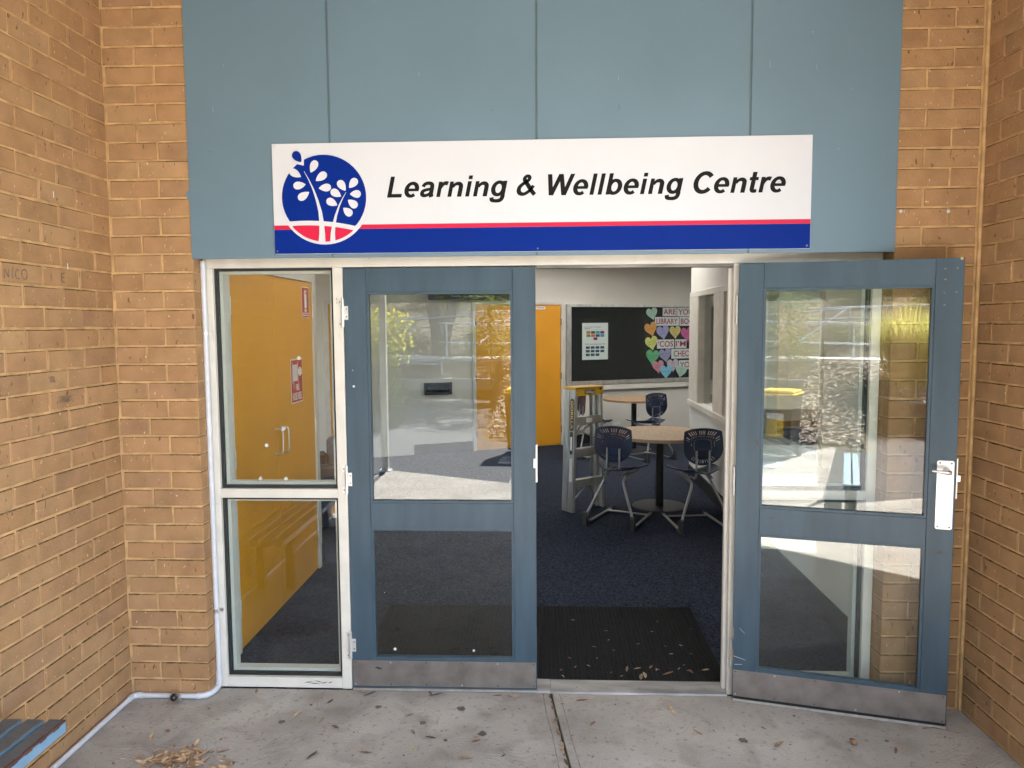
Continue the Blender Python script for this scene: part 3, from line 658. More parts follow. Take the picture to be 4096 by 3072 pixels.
def wallbox(name, *a, mt='wall', label='cream interior wall'): return tag(MB().box(*a).build(name, M[mt]), label, kind='structure')
wallbox('facade_inner_wall', .10, 3.90, .2015, .345, 2.142, 2.72)
wallbox('left_room_wall', .10, .32, .345, 2.10, FZ, 2.72)
wallbox('front_room_wall', -3.4, .10, .345, .50, FZ, 2.72)
# unseen west wall, with a wide window opening added to light the room
wallbox('west_wall', -3.4, -3.2, .5, 11.5, FZ, .85); wallbox('west_wall', -3.4, -3.2, .5, 11.5, 2.35, 2.72)
wallbox('west_wall', -3.4, -3.2, .5, 2.2, .85, 2.35); wallbox('west_wall', -3.4, -3.2, 6.6, 11.5, .85, 2.35)
ww_ = thing('room_window', 'wide white framed window in the west wall', 'window', (-3.3, 4.4, 1.6))
f = MB().box(-.03, .03, -2.2, -2.14, -.75, .75).box(-.03, .03, 2.14, 2.2, -.75, .75).box(-.03, .03, -2.14, 2.14, -.75, -.69).box(-.03, .03, -2.14, 2.14, .69, .75).box(-.03, .03, -.03, .03, -.69, .69); f.build('window_frame', M['white'], ww_)
# right wall with its window opening (x 3.75, y .345..5.42)
RX = 3.75
wallbox('right_room_wall', RX, RX+.13, .345, 5.42, FZ, .93); wallbox('right_room_wall', RX, RX+.13, .345, 5.42, 2.115, 2.72)
wallbox('right_room_wall', RX, RX+.13, 4.93, 5.42, .93, 2.115); wallbox('right_room_wall', RX, RX+.13, .345, 1.2, .93, 2.115)
wallbox('return_wall', 3.6055, RX+.13, .2015, .3445, FZ, 2.141)
iw = thing('inner_window', 'tall internal window with cream frame in the right wall', 'window', (RX, 0, 0))
m_ = MB().box(-.02, .14, 4.90, 4.929, .93, 2.115).box(-.02, .14, 3.73, 4.14, .9305, 2.1145).box(-.02, .14, 2.55, 2.75, .9305, 2.1145).box(-.02, .14, 1.2, 1.23, .93, 2.115); m_.build('window_frame', M['cream'], iw)
MB().box(-.045, -.001, 1.1, 5.37, .872, .931, .003).build('window_sill', M['cream'], iw); MB().box(-.022, -.001, 1.1, 5.39, 2.113, 2.175, .003).build('architrave', M['cream'], iw); MB().box(-.022, -.001, 4.93, 5.385, .932, 2.112).build('architrave', M['cream'], iw)
for a, b in ((4.14, 4.90), (2.75, 3.73), (1.23, 2.55)): MB().box(.05, .056, a, b, .931, 2.114).build('pane', M['glass'], iw)
tag(MB().box(RX-.012, RX-.0005, .36, 5.419, FZ, .15).build('skirting', M['skirt']), 'black skirting along the right room wall', 'skirting')
tag(MB().box(.3205, .331, 2.0, 2.099, FZ, .15).build('skirting', M['skirt']), 'short black skirting beside the amber cupboard', 'skirting')
# rooms beyond
wallbox('office_wall', 7.4, 7.6, .345, 11.5, FZ, 2.72); wallbox('office_wall', 3.88, 7.6, .2, .345, FZ, 2.72)

# oblique back wall, local frame: x along the wall, -y into the room
BA = math.atan(.429)
bw = bpy.data.objects.new('back_wall_frame', None); bw.location = (0, 6.739, 0); bw.rotation_euler = (0, 0, BA)
BW = Matrix.Translation((0, 6.739, 0)) @ Matrix.Rotation(BA, 4, 'Z')
bpy.data.objects.remove(bw)
def onback(o): o.matrix_world = BW @ o.matrix_world; return o
onback(tag(MB().box(-3.6, 7.6, 0, .15, FZ-.02, 2.75).build('back_wall', M['wall']), 'cream back wall', kind='structure'))
def bthing(name, label, cat, x=0, z=0, group=None):
    o = thing(name, label, cat, (0, 0, 0), 0, group); o.matrix_world = BW @ Matrix.Translation((x, 0, z)); return o
for a, b, lb in ((.221, 1.08, 'black skirting on the back wall left of the double door'), (2.53, 7.4, 'black skirting on the back wall under the noticeboard')):
    onback(tag(MB().box(a, b, -.014, -.0005, FZ, .145).build('skirting', M['skirt']), lb, 'skirting'))
sw = bthing('cupboard_door', 'amber double door in a cream frame on the back wall', 'door')
MB().box(1.087, 1.134, -.035, -.0005, FZ, 2.141).box(2.466, 2.519, -.035, -.0005, FZ, 2.141).box(1.134, 2.466, -.035, -.0005, 2.104, 2.141).build('frame', M['cream'], sw)
for a, b in ((1.138, 1.7985), (1.8015, 2.462)): MB().box(a, b, -.02, -.001, .012, 2.101, .001).build('door_panel', M['orange'], sw)
for z in (.25, 1.05, 1.85):
    for x in (1.134, 2.466): MB().cyl((x, -.036, z-.05), .007, .1, 8).build('hinge', M['screw'], sw)
sb = bthing('door_label', 'small white plate lettered SWITCHBOARD on the amber back door', 'label', 2.14, 2.058)
MB().prism(rrect(-.165, .074, -.02, .02, .006), lambda p: (p[0], -.0205, p[1]), lambda p: (p[0], -.0225, p[1])).build('plate', M['paper'], sb)
text('SWITCHBOARD', 'lettering', .21, .018, T(-.15, -.0228, -.009) @ XZ, M['ink'], sb, offset=.02)
tv = bthing('wall_screen', 'large black wall screen above the amber double door', 'screen', 1.04, 2.52)
MB().box(-.606, .606, -.12, -.06, -.355, .355, .004).build('bezel', M['screen'], tv); MB().box(-.2, .2, -.06, -.0005, -.2, .2).build('bracket', M['darkgrey'], tv)
MB().box(-.58, .58, -.1215, -.1203, -.325, .335).build('display', M['screen'], tv)
text('Black Elk - Oglala Sioux Medicine Man', 'lettering', .55, .022, T(-.28, -.122, -.315) @ XZ, mat('screen_text', (.25, .35, .45), .5), tv)
rs = bthing('return_slot', 'dark framed returns slot low in the back wall', 'returns slot', .574, .923)
MB().box(-.202, .202, -.028, -.0005, .05, .085, .002).box(-.202, .202, -.028, -.0005, -.085, -.046, .002).box(-.202, -.168, -.028, -.0005, -.0458, .0498, .002).box(.168, .202, -.028, -.0005, -.0458, .0498, .002).build('frame', M['darkgrey'], rs)
MB().box(-.1678, .1678, -.006, -.001, -.0456, .0496).build('flap', M['screen'], rs)
po = bthing('power_outlet', 'white double power outlet low on the back wall', 'outlet', 3.415, .255)
MB().box(-.06, .06, -.012, -.0005, -.037, .037, .003).build('plate', M['paper'], po)
for x in (-.03, .03):
    MB().box(x-.006, x+.006, -.0155, -.0122, .012, .026).build('switch', M['paper'], po)
    MB().box(x-.008, x-.004, -.0126, -.0121, -.02, -.008).box(x+.004, x+.008, -.0126, -.0121, -.02, -.008).build('socket', M['ink'], po)
# noticeboard
nb = bthing('noticeboard', 'wide glazed black noticeboard with aluminium frame on the back wall', 'noticeboard')
N0, N1 = 2.553, 5.22
MB().box(N0, N1, -.05, -.0005, 2.072, 2.113, .002).box(N0, N1, -.05, -.0005, .90, .956, .002).box(N0, N0+.074, -.05, -.0005, .9565, 2.0715, .002).box(N1-.074, N1, -.05, -.0005, .9565, 2.0715, .002).build('frame', M['alu'], nb)
MB().box(N0-.02, N1+.02, -.06, -.0005, .815, .885, .003).build('ledge', M['wall'], nb)
MB().box(N0+.0745, N1-.0745, -.008, -.002, .957, 2.071).build('backing', M['pinboard'], nb)
ng = glass_mat('thin_board_glass', ior=1.3); MB().box(N0+.0745, 3.90, -.036, -.032, .957, 2.071).build('pane', ng, nb); MB().box(3.885, N1-.0745, -.044, -.040, .957, 2.071).build('pane', ng, nb)
MB().box(3.865, 3.885, -.056, -.0505, .915, .94).build('lock', M['steel'], nb)
def card(s, x0, z0, x1, z1, label):
    o = bthing('word_card', label, 'card', (x0+x1)/2, (z0+z1)/2, 'lettered cards on the noticeboard'); ww, hh = abs(x1-x0)/2, abs(z0-z1)/2
    MB().box(-ww+.003, ww-.003, -.012, -.0105, -hh, hh).build('sheet', M['paper'], o)
    text(s, 'lettering', ww*1.72, hh*1.22, T(-ww*.86, -.0124, -hh*.58) @ XZ, M['magenta'], o, offset=.012)
card('ARE', 4.219, 2.066, 4.481, 1.934, 'white card reading ARE at the top of the noticeboard')
card('YOU', 4.484, 2.067, 4.80, 1.929, 'white card reading YOU in the top row of the noticeboard')
card('LIBRARY', 4.079, 1.92, 4.525, 1.783, 'white card reading LIBRARY in the second row')
card('BOOK', 4.529, 1.921, 4.90, 1.78, 'white card whose BO shows beside LIBRARY')
card('\u2018COS', 4.121, 1.566, 4.439, 1.425, 'white card reading COS in the middle of the noticeboard')
card('I\u2019M', 4.452, 1.565, 4.667, 1.426, 'white card reading IM beside the COS card')
card('CHECKING', 4.384, 1.414, 5.02, 1.262, 'white card whose CHECKI shows below the COS card')
card('YOU', 4.525, 1.231, 4.84, 1.089, 'white card reading YOU low on the noticeboard above the pale hearts')
def heart_poly(w):
    out = []
    for k in range(36):
        t = 2*math.pi*k/36; x = 16*math.sin(t)**3; y = 13*math.cos(t)-5*math.cos(2*t)-2*math.cos(3*t)-math.cos(4*t); out.append((x/32*w, (y+1.5)/30*w*1.06))
    return out
hm = {}
def heart(x, z, w, col, tilt, words, label, d):
    o = bthing('paper_heart', label, 'paper heart', x+.0, z, 'paper hearts on the noticeboard'); a = R(tilt); ca, sa = math.cos(a), math.sin(a)
    q = [(p[0]*ca-p[1]*sa, p[0]*sa+p[1]*ca) for p in heart_poly(w)]
    key = str(col)
    if key not in hm: hm[key] = (mat('heart_paper', col, .6, var=.02), mat('heart_ink', tuple(c*.45 for c in col), .6))
    MB().prism(q, lambda p: (p[0], -.0135-d, p[1]), lambda p: (p[0], -.0150-d, p[1])).build('sheet', hm[key][0], o)
    for i, s in enumerate(words):
        zz = (len(words)/2-i-.65)*w*.17
        text(s, 'lettering', None, w*.10, Matrix.Rotation(0, 4, 'X') @ T(0, -.0152-d, 0) @ XZ @ Matrix.Rotation(a*.8, 4, 'Z') @ T(0, zz, 0), hm[key][1], o, center=True)
MINT, LIL, GOLD = (.50, .66, .56), (.42, .36, .66), (.80, .58, .22)
for h in [(4.03, 1.97, .20, MINT, 14, ['ALL THE', 'WRITE', 'MOVES'], 'mint paper heart at the top left of the cards', 0),
          (4.013, 1.728, .225, (.80, .36, .10), 16, ['MY TYPE'], 'orange paper heart at the left under the mint one', 0),
          (4.228, 1.676, .227, LIL, 10, ["LET'S", 'TANGLE'], 'upper lilac paper heart beside the orange one', .002),
          (4.451, 1.678, .205, GOLD, 3, ['UR GOOD', 'FOR MY', 'CIRCU-', 'LATION'], 'gold paper heart between the lilac and pink hearts', 0),
          (4.676, 1.644, .234, (.66, .12, .33), 8, ['PAGES'], 'deep pink paper heart cut by the room corner', .002),
          (4.026, 1.511, .225, (.72, .68, .20), 12, ['CHECKING', 'YOU OUT'], 'yellow paper heart left of the COS card', 0),
          (4.04, 1.295, .235, (.15, .50, .25), -6, ['ALL THE RIGHT', 'READS'], 'green paper heart below the yellow one', 0),
          (4.277, 1.317, .226, (.38, .33, .58), 10, ["WHAT'S YOUR", 'CALL #'], 'lower lilac paper heart left of the CHECKING card', 0),
          (4.145, 1.139, .208, (.76, .28, .40), 6, ['BE MY', 'WRITER'], 'rose paper heart below the green one', .002),
          (4.416, 1.153, .211, (.64, .50, .62), 4, ['TURN', 'MY', 'PAGES'], 'mauve paper heart left of the low YOU card', 0),
          (4.288, 1.055, .22, (.26, .58, .82), 0, ['# READ ME'], 'sky blue paper heart at the bottom of the noticeboard', .004),
          (4.564, 1.055, .205, MINT, -12, ['CHECK', 'ME', 'OUT'], 'mint paper heart at the bottom under the YOU card', .004)]: heart(*h)
pp = bthing('poster', 'white poster with rows of coloured tiles on the noticeboard', 'poster', 3.04, 1.555)
MB().box(-.218, .218, -.0125, -.0108, -.278, .278).build('sheet', M['paper'], pp)
text('How Do We Know We Are Making A', 'lettering', .28, .011, T(-.18, -.0128, .212) @ XZ, M['ink'], pp, shear=.2, offset=.02)
text('Difference?', 'lettering', .095, .011, T(-.18, -.0128, .19) @ XZ, M['ink'], pp, shear=.2, offset=.02)
MB().box(-.18, .18, -.013, -.0127, .177, .1785).build('rule', M['ink'], pp)
text('AWSS Areas for Improvement 2025', 'lettering', .34, .013, T(-.17, -.0128, -.048) @ XZ, M['ink'], pp, offset=.02)
MB().box(-.217, .217, -.0127, -.0126, .019, .0205).build('seam', M['wallgrey'], pp)
tc_ = [(.65, .12, .05), (.02, .09, .03), (.02, .28, .55), (.22, .01, .12), (.09, .30, .04), (.65, .12, .05), (.02, .09, .03), (.02, .28, .55), (.22, .01, .12)]
pmat = {}
for i, c_ in enumerate(tc_):
    x = (-.148+.078*(i % 4)) if i < 8 else -.03; z = (.155, .107, .060)[i//4]
    if c_ not in pmat: pmat[c_] = mat('tile_ink', c_, .6)
    MB().box(x, x+.068, -.0132, -.0127, z-.04, z).build('colour_tile', pmat[c_], pp)
dk = mat('tile_navy', (.006, .055, .10), .6)
for i in range(11):
    x = -.158+.082*(i % 4); z = -.075-.055*(i//4); MB().box(x, x+.066, -.0132, -.0127, z-.038, z).build('colour_tile', dk, pp)

# amber cupboard doors on the left room wall (x .32)
cb = thing('fire_cupboard', 'amber double cupboard doors with steel pull handles behind the sidelight', 'cupboard', (.32, 0, 0))
MB().box(.0005, .03, .36, .496, FZ, 2.19).box(.0005, .03, 1.934, 1.985, FZ, 2.19).box(.0005, .03, .4965, 1.9335, 2.13, 2.19).build('frame', M['wallgrey'], cb)
for a, b in ((.499, 1.1695), (1.1725, 1.931)): MB().box(.001, .02, a, b, .012, 2.126, .001).build('door_panel', M['orange'], cb)
for y in (1.125, 1.23):
    MB().tube(bez([(.02, y, 1.01), (.07, y, 1.01, .02), (.07, y, 1.168, .02), (.02, y, 1.168)], 6), .006, 10).build('pull_handle', M['steel'], cb, smooth=True)
for y in (.498, 1.932):
    for z in (.25, 1.088, 1.925): MB().cyl((.027, y, z-.05), .007, .1, 8).build('hinge', M['zinc'], cb)
YZ = Matrix(((0, 0, 1, 0), (1, 0, 0, 0), (0, 1, 0, 0), (0, 0, 0, 1)))       # text plane to y-z, facing +x
es = thing('safety_sign', 'red fire extinguisher sign high on the amber cupboard', 'sign', (.3415, 1.787, 1.98))
MB().prism(rrect(-.077, .077, -.11, .11, .01), lambda p: (-.0008, p[0], p[1]), lambda p: (.0, p[0], p[1])).build('border', M['paper'], es)
MB().prism(rrect(-.071, .071, -.104, .104, .008), lambda p: (.0002, p[0], p[1]), lambda p: (.0008, p[0], p[1])).build('face', M['fire'], es)
MB().prism(rrect(-.022, .022, -.04, .062, .012), lambda p: (.001, p[0], p[1]), lambda p: (.0014, p[0], p[1])).prism([(-.008, .064), (.008, .064), (.006, .078), (.03, .074), (.03, .082), (-.012, .088), (-.03, .06), (-.024, .058), (-.01, .076)], lambda p: (.001, p[0], p[1]), lambda p: (.0014, p[0], p[1])).build('extinguisher_symbol', M['paper'], es)
text('FIRE', 'lettering', .05, .02, T(.0012, 0, -.066) @ YZ, M['paper'], es, offset=.01, center=True)
MB().box(.001, .0013, -.062, .062, -.094, -.072).build('text_band', M['paper'], es)
text('EXTINGUISHER', 'lettering', .112, .014, T(.0016, 0, -.09) @ YZ, M['fire'], es, offset=.01, center=True)
hs = thing('safety_sign', 'red fire hose reel sign in the middle of the amber cupboard', 'sign', (.3415, 1.56, 1.442))
MB().prism(rrect(-.118, .118, -.15, .15, .008), lambda p: (-.0008, p[0], p[1]), lambda p: (.0, p[0], p[1])).build('border', M['paper'], hs)
MB().prism(rrect(-.110, .110, -.142, .142, .006), lambda p: (.0002, p[0], p[1]), lambda p: (.0008, p[0], p[1])).build('face', M['fire'], hs)
s_ = MB()
for k in range(8): s_.box(.001, .0014, -.078+k*.0115, -.078+k*.0115+.0085, .0, .112)
s_.box(.001, .0014, -.090, -.083, -.014, .13).box(.001, .0014, .018, .025, -.014, .13).box(.001, .0014, -.07, -.064, -.05, -.002)
s_.box(.001, .0014, .026, .04, .058, .064)
s_.tube([(.0012, .062+.028*math.cos(R(a)), .061+.028*math.sin(R(a))) for a in range(0, 361, 20)], .0035, 4, False)
for a in (45, 135): s_.tube([(.0012, .062-.026*math.cos(R(a)), .061-.026*math.sin(R(a))), (.0012, .062+.026*math.cos(R(a)), .061+.026*math.sin(R(a)))], .003, 4)
s_.build('hose_symbol', M['paper'], hs)
text('FIRE', 'lettering', .07, .042, T(.0012, .01, -.065) @ YZ, M['paper'], hs, offset=.01, center=True)
text('HOSE REEL', 'lettering', .19, .048, T(.0012, 0, -.128) @ YZ, M['paper'], hs, offset=.01, center=True)
sp_ = tag(MB().box(.3205, .3265, 2.005, 2.058, 1.0, 1.09, .002).build('wall_plate', M['steel']), 'narrow steel plate on the wall beside the amber cupboard', 'wall plate')
# far left room: amber door and a navy tub chair
fd = thing('room_door', 'narrow amber door at the far left of the room seen past the cupboard', 'door', (-.64, 6.06, 0), BA)
MB().box(-.22, .20, -.03, -.005, .012, 2.1, .001).build('door_panel', M['orange'], fd); MB().box(-.28, -.222, -.05, -.0005, FZ, 2.15).box(.202, .25, -.05, -.0005, FZ, 2.15).box(-.222, .202, -.05, -.0005, 2.103, 2.15).build('frame', M['cream'], fd)
MB().box(-.19, -.15, -.04, -.031, .9, 1.2).build('handle_plate', M['steel'], fd)
fd.location.y = 6.739-.429*.64-.005
tc2 = thing('tub_chair', 'dark navy tub armchair on the carpet beyond the cupboard', 'armchair', (-.15, 3.05, FZ), R(-60))
ch = mat('navy_upholstery', (.014, .018, .032), .8, var=.2, scale=60)
MB().box(-.3, .3, -.28, .3, .1, .42, .03).build('seat', ch, tc2); MB().box(-.4, -.302, -.3, .32, .05, .62, .03).build('armrest', ch, tc2); MB().box(.302, .4, -.3, .32, .05, .62, .03).build('armrest', ch, tc2); MB().box(-.4, .4, .322, .42, .05, .75, .03).build('backrest', ch, tc2)

# ------------------------------------------------------------------ entry mat
em = thing('door_mat', 'black ribbed entrance mat inside the doorway scattered with leaves', 'mat', (0, 0, FZ))
MB().box(1.035, 2.955, .206, 1.21, .0005, .007).build('mat_base', M['mat'], em)
tr = MB(); nx, ny = 84, 76; dx, dy = 1.916/nx, 1.0/ny
for i in range(nx):
    for j in range(ny):
        x = 1.037+i*dx; y = .208+j*dy; h_ = .0105+rnd.uniform(-.0008, .0008)
        a0, a1, b0, b1 = x+.002, x+dx-.003, y+.001, y+dy-.0022
        tr.add([(a0, b0, .007), (a1, b0, .007), (a1, b1, .007), (a0, b1, .007), (a0+.002, b0+.001, h_), (a1-.002, b0+.001, h_), (a1-.002, b1-.001, h_), (a0+.002, b1-.001, h_)], [(4, 5, 6, 7), (0, 1, 5, 4), (1, 2, 6, 5), (2, 3, 7, 6), (3, 0, 4, 7)])
tag(tr.build('tread', M['mat'], em, fix=False), kind='stuff')

# ------------------------------------------------------------------ tables
def table(x, y, r, h, rb, label):
    t = thing('round_table', label, 'table', (x, y, FZ), 0, 'round tables in the room')
    MB().cyl((0, 0, h-.004), r-.0005, .004, 56).build('top_surface', M['timber'], t); MB().cyl((0, 0, h-.030), r, .0258, 56).build('top', M['edge'], t, smooth=True)
    MB().cyl((0, 0, .014), .0375, h-.046, 24).build('column', M['pole'], t, smooth=True); MB().cyl((0, 0, .0), rb, .012, 48, r2=rb-.006).build('base', M['pole'], t, smooth=True)
    MB().box(-.18, .18, -.03, .03, h-.05, h-.0305).build('bracket', M['pole'], t); return t
table(3.17, 3.90, .50, .74, .27, 'nearer round oak topped table on a black column')
table(3.32, 7.34, .445, .74, .25, 'farther round oak topped table under the noticeboard')

# ------------------------------------------------------------------ chairs
def back_shell():
    bm = bmesh.new(); NA, rings = 162, [0, .16, .34, .42, .47, .56, .61, .67, .87, .93, 1.0]
    slot_rows = {2: .0, 4: .0, 6: .0, 7: .0}
    def outline(a):          # distance from the hub to the rim, a measured from straight up
        ca, sa = math.cos(a), math.sin(a)
        top = (.172-.02*min(1.4, abs(sa)/max(ca, .05))**2)/max(ca, .12) if ca > .05 else 9
        side = (.178-.012*max(0, ca)**2)/max(abs(sa), .001)
        e = 1/((1/side)**11+(1/top)**11)**(1/11) if ca > 0 else 1/math.sqrt((sa/.178)**2+(ca/.155)**2)
        if ca > 0 and .72 < abs(a) < 1.0: e *= 1.0+.05*(1-abs(abs(a)-.86)/.14)
        return e
    V = []
    for ir, rr in enumerate(rings):
        row = []
        for k in range(NA):
            a = -math.pi+2*math.pi*(k+.5)/NA; r = outline(a)*rr
            x, z = r*math.sin(a), r*math.cos(a); y = .35*x*x*2.2-.25*(z if z > 0 else z*.2)*.35
            row.append(bm.verts.new((x, -y, z)))
            if ir == 0: row = [row[0]]*NA; break
        V.append(row)
    for ir in range(len(rings)-1):
        for k in range(NA):
            k2 = (k+1) % NA; a = -math.pi+2*math.pi*(k+1)/NA
            g = abs(a)
            cut = False
            if ir == 7: cut = g < 1.15 and k % 3 == 0 and (k//3) % 5 != 4
            elif ir == 5: cut = g < 1.45 and k % 3 == 0 and (k//3) % 6 != 5
            elif ir == 3: cut = g < 2.0 and k % 4 == 0
            if ir == 7 and g > 2.2: cut = k % 4 == 0
            if cut: continue
            if ir == 0: bm.faces.new((V[0][0], V[1][k], V[1][k2]))
            else: bm.faces.new((V[ir][k], V[ir+1][k], V[ir+1][k2], V[ir][k2]))
    bmesh.ops.recalc_face_normals(bm, faces=bm.faces); bmesh.ops.solidify(bm, geom=bm.faces[:], thickness=.005)
    return bm
def seat_shell():
    bm = bmesh.new(); V = []; nx, ny = 18, 16
    for j in range(ny+1):
        t = j/ny; row = []
        half = .165+.065*math.sin(min(1, t*1.15)*math.pi/2) if t < .93 else .215
        half *= (1-.35*(1-t)**4)
        for i in range(nx+1):
            u = i/nx*2-1; x = u*half; y = .06+t*.42+(.03*(1-u*u) if j == 0 else 0)*-1
            z = .495+.03*u*u*(1-t*.4)-.018*math.sin(t*math.pi)*(1-u*u)+(.02*(1-t)**3)-(.03*max(0, t-.8)/.2*(1-u*u))+.025*max(0, t-.75)*abs(u)
            row.append(bm.verts.new((x, y, z)))
        V.append(row)
    for j in range(ny):
        for i in range(nx):
            if 3 <= j <= 10 and 4 <= i <= 13 and i % 2 == 0 and j % 2 == 1: continue
            bm.faces.new((V[j][i], V[j][i+1], V[j+1][i+1], V[j+1][i]))
    bmesh.ops.recalc_face_normals(bm, faces=bm.faces); bmesh.ops.solidify(bm, geom=bm.faces[:], thickness=.008)
    return bm
def make_chair(label):
    t = thing('plastic_chair', label, 'chair', (0, 0, FZ), 0, 'navy plastic chairs at the round tables')
    mb = MB(); mb.bm(back_shell(), Matrix.Translation((0, .125, .725))); mb.build('backrest', M['navy'], t, smooth=True)
    mb = MB(); mb.bm(seat_shell()); mb.build('seat', M['navy'], t, smooth=True)
    MB().box(-.062, .062, .108, .128, .635, .715, .008).build('back_bracket', M['navy'], t)
    for s in (-1, 1):
        MB().tube(bez([(s*.058, .112, .70), (s*.060, .105, .45, .05), (s*.075, .22, .455)], 6), .0095, 10).build('back_tube', M['tube'], t, smooth=True)
        MB().tube(bez([(s*.13, .42, .465), (s*.085, .125, .415, .05), (s*.215, .015, .10, .02), (s*.222, .01, .06)], 7), .0125, 10).build('leg', M['tube'], t, smooth=True)
        MB().tube(bez([(s*.2215, .012, .075), (s*.226, -.005, .016, .03), (s*.215, .16, .016), (s*.2, .62, .016)], 7), .0123, 10).build('runner', M['tube'], t, smooth=True)
        MB().prism([(-.03, 0), (.095, 0), (.085, .022), (.035, .035), (.022, .115), (.0, .125), (-.022, .115)], lambda p: (s*.224-.016, p[0], p[1]), lambda p: (s*.224+.016, p[0], p[1])).build('foot_wedge', M['footgrey'], t)
        MB().tube([(s*.2, .60, .017), (s*.199, .64, .017)], .0145, 10).build('end_cap', M['footgrey'], t)
        MB().tube([(s*.125, .40, .466), (s*.10, .16, .45)], .0105, 8).build('seat_rail', M['tube'], t)
    MB().tube([(-.205, .52, .02), (.205, .52, .02)], .009, 8).build('cross_bar', M['tube'], t)
    return t
def dup(root, loc, rz, label):
    r = root.copy(); C.objects.link(r); r.location = loc; r.rotation_euler = (0, 0, rz); r['label'] = label
    for ch in list(root.children):
        c = ch.copy(); C.objects.link(c); c.parent = r
    return r
def face(dx, dy): return math.atan2(dy, dx)-math.pi/2
c1 = make_chair('navy plastic chair nearest the ladder at the nearer table')
c1.location = (2.60, 3.10, FZ); c1.rotation_euler = (0, 0, face(.42, .90))
dup(c1, (3.43, 2.95, FZ), face(-.13, .99), 'navy plastic chair nearest the right room wall at the nearer table')
dup(c1, (3.565, 6.37, FZ), face(-.5, .866), 'navy plastic chair turned sideways to the right of the farther table')
dup(c1, (2.43, 6.72, FZ), face(.95, .30), 'navy plastic chair partly hidden behind the ladder')

# ------------------------------------------------------------------ folded step ladder (local: x along the steps, -y the climbing side)
la = thing('step_ladder', 'folded aluminium step ladder with yellow top standing on the carpet', 'ladder', (2.296, 3.566, FZ), math.atan2(.61, .79))
HL, WB, WT = 1.19, .41, .335
def xl(z): return (WB-WT)/2*z/HL
def rail(s, y0, y1, name):
    mb = MB(); n = 6
    def X(z): return xl(z) if s < 0 else WB-xl(z)
    th_ = .004
    for za, zb in ((.012, HL),):
        for k in range(n):
            ya, yb = y0+(y1-y0)*k/n, y0+(y1-y0)*(k+.62)/n; ya2 = y0+(y1-y0)*(k+1)/n
            for (p, q, e) in ((ya, yb, .0025), (yb, ya2, 0)):
                o = s*e
                a, b = X(za)+o, X(zb)+o; ia, ib = X(za)-s*th_, X(zb)-s*th_
                mb.add([(a, p, za), (a, q, za), (b, q, zb), (b, p, zb), (ia, p, za), (ia, q, za), (ib, q, zb), (ib, p, zb)], [(0, 1, 2, 3), (4, 7, 6, 5), (0, 4, 5, 1), (1, 5, 6, 2), (2, 6, 7, 3), (3, 7, 4, 0)])
        for yy, sg in ((y0, 1), (y1, -1)):
            a, b = X(za), X(zb); mb.add([(a-s*.004, yy, za), (a-s*.028, yy, za), (b-s*.028, yy, zb), (b-s*.004, yy, zb), (a-s*.004, yy+sg*.003, za), (a-s*.028, yy+sg*.003, za), (b-s*.028, yy+sg*.003, zb), (b-s*.004, yy+sg*.003, zb)], [(0, 1, 2, 3), (4, 7, 6, 5), (0, 4, 5, 1), (1, 5, 6, 2), (2, 6, 7, 3), (3, 7, 4, 0)])
    o = mb.build(name, M['ladder_alu'], la)
    MB().box(X(.0)-.006 if s < 0 else X(0)-.028, X(0)+.028 if s < 0 else X(0)+.006, y0, y1, .0, .0115).build('rubber_foot', M['rubber'], o); return o
for s in (-1, 1):
    rail(s, 0, .078, 'front_rail'); rail(s, .086, .164, 'rear_rail')
for z in (.30, .60, .905):
    a = xl(z)+.004
    MB().box(a, WB-a, .006, .070, z, z+.022, .002).box(a, WB-a, .004, .0058, z-.052, z+.022).build('step', M['ladder_alu'], la)
    for x in (a+.02, WB-a-.02): MB().cyl((x, .0035, z-.01), .005, -.003, 8, 'y').build('rivet', M['screw'], la)
cp = MB().box(xl(HL)-.012, WB-xl(HL)+.012, -.012, .172, HL-.001, HL+.026, .006).box(xl(HL)-.004, WB-xl(HL)+.004, -.012, -.006, HL-.058, HL+.02, .002).build('top_cap', M['yellow'], la)
tp = MB().prism(rrect(WB/2-.065, WB/2+.07, HL-.043, HL-.005, .014), lambda p: (p[0], -.0125, p[1]), lambda p: (p[0], -.0135, p[1])).build('badge', M['ink'], cp)
text('GORILLA', 'lettering', .115, .024, T(WB/2-.055, -.0138, HL-.036) @ XZ, M['paper'], cp, offset=.02, shear=.15)
MB().prism([(0, 0), (.022, -.004), (.024, .022), (.004, .026)], lambda p: (WB-xl(HL)-.045+p[0], -.0125, HL-.012+p[1]), lambda p: (WB-xl(HL)-.045+p[0], -.0132, HL-.012+p[1])).build('tape', M['ink'], cp)
for x in (xl(HL)+.012, WB-xl(HL)-.012):
    for z in (HL-.045, HL-.008): MB().cyl((x, -.0125, z), .005, -.002, 8, 'y').build('rivet', M['screw'], cp)
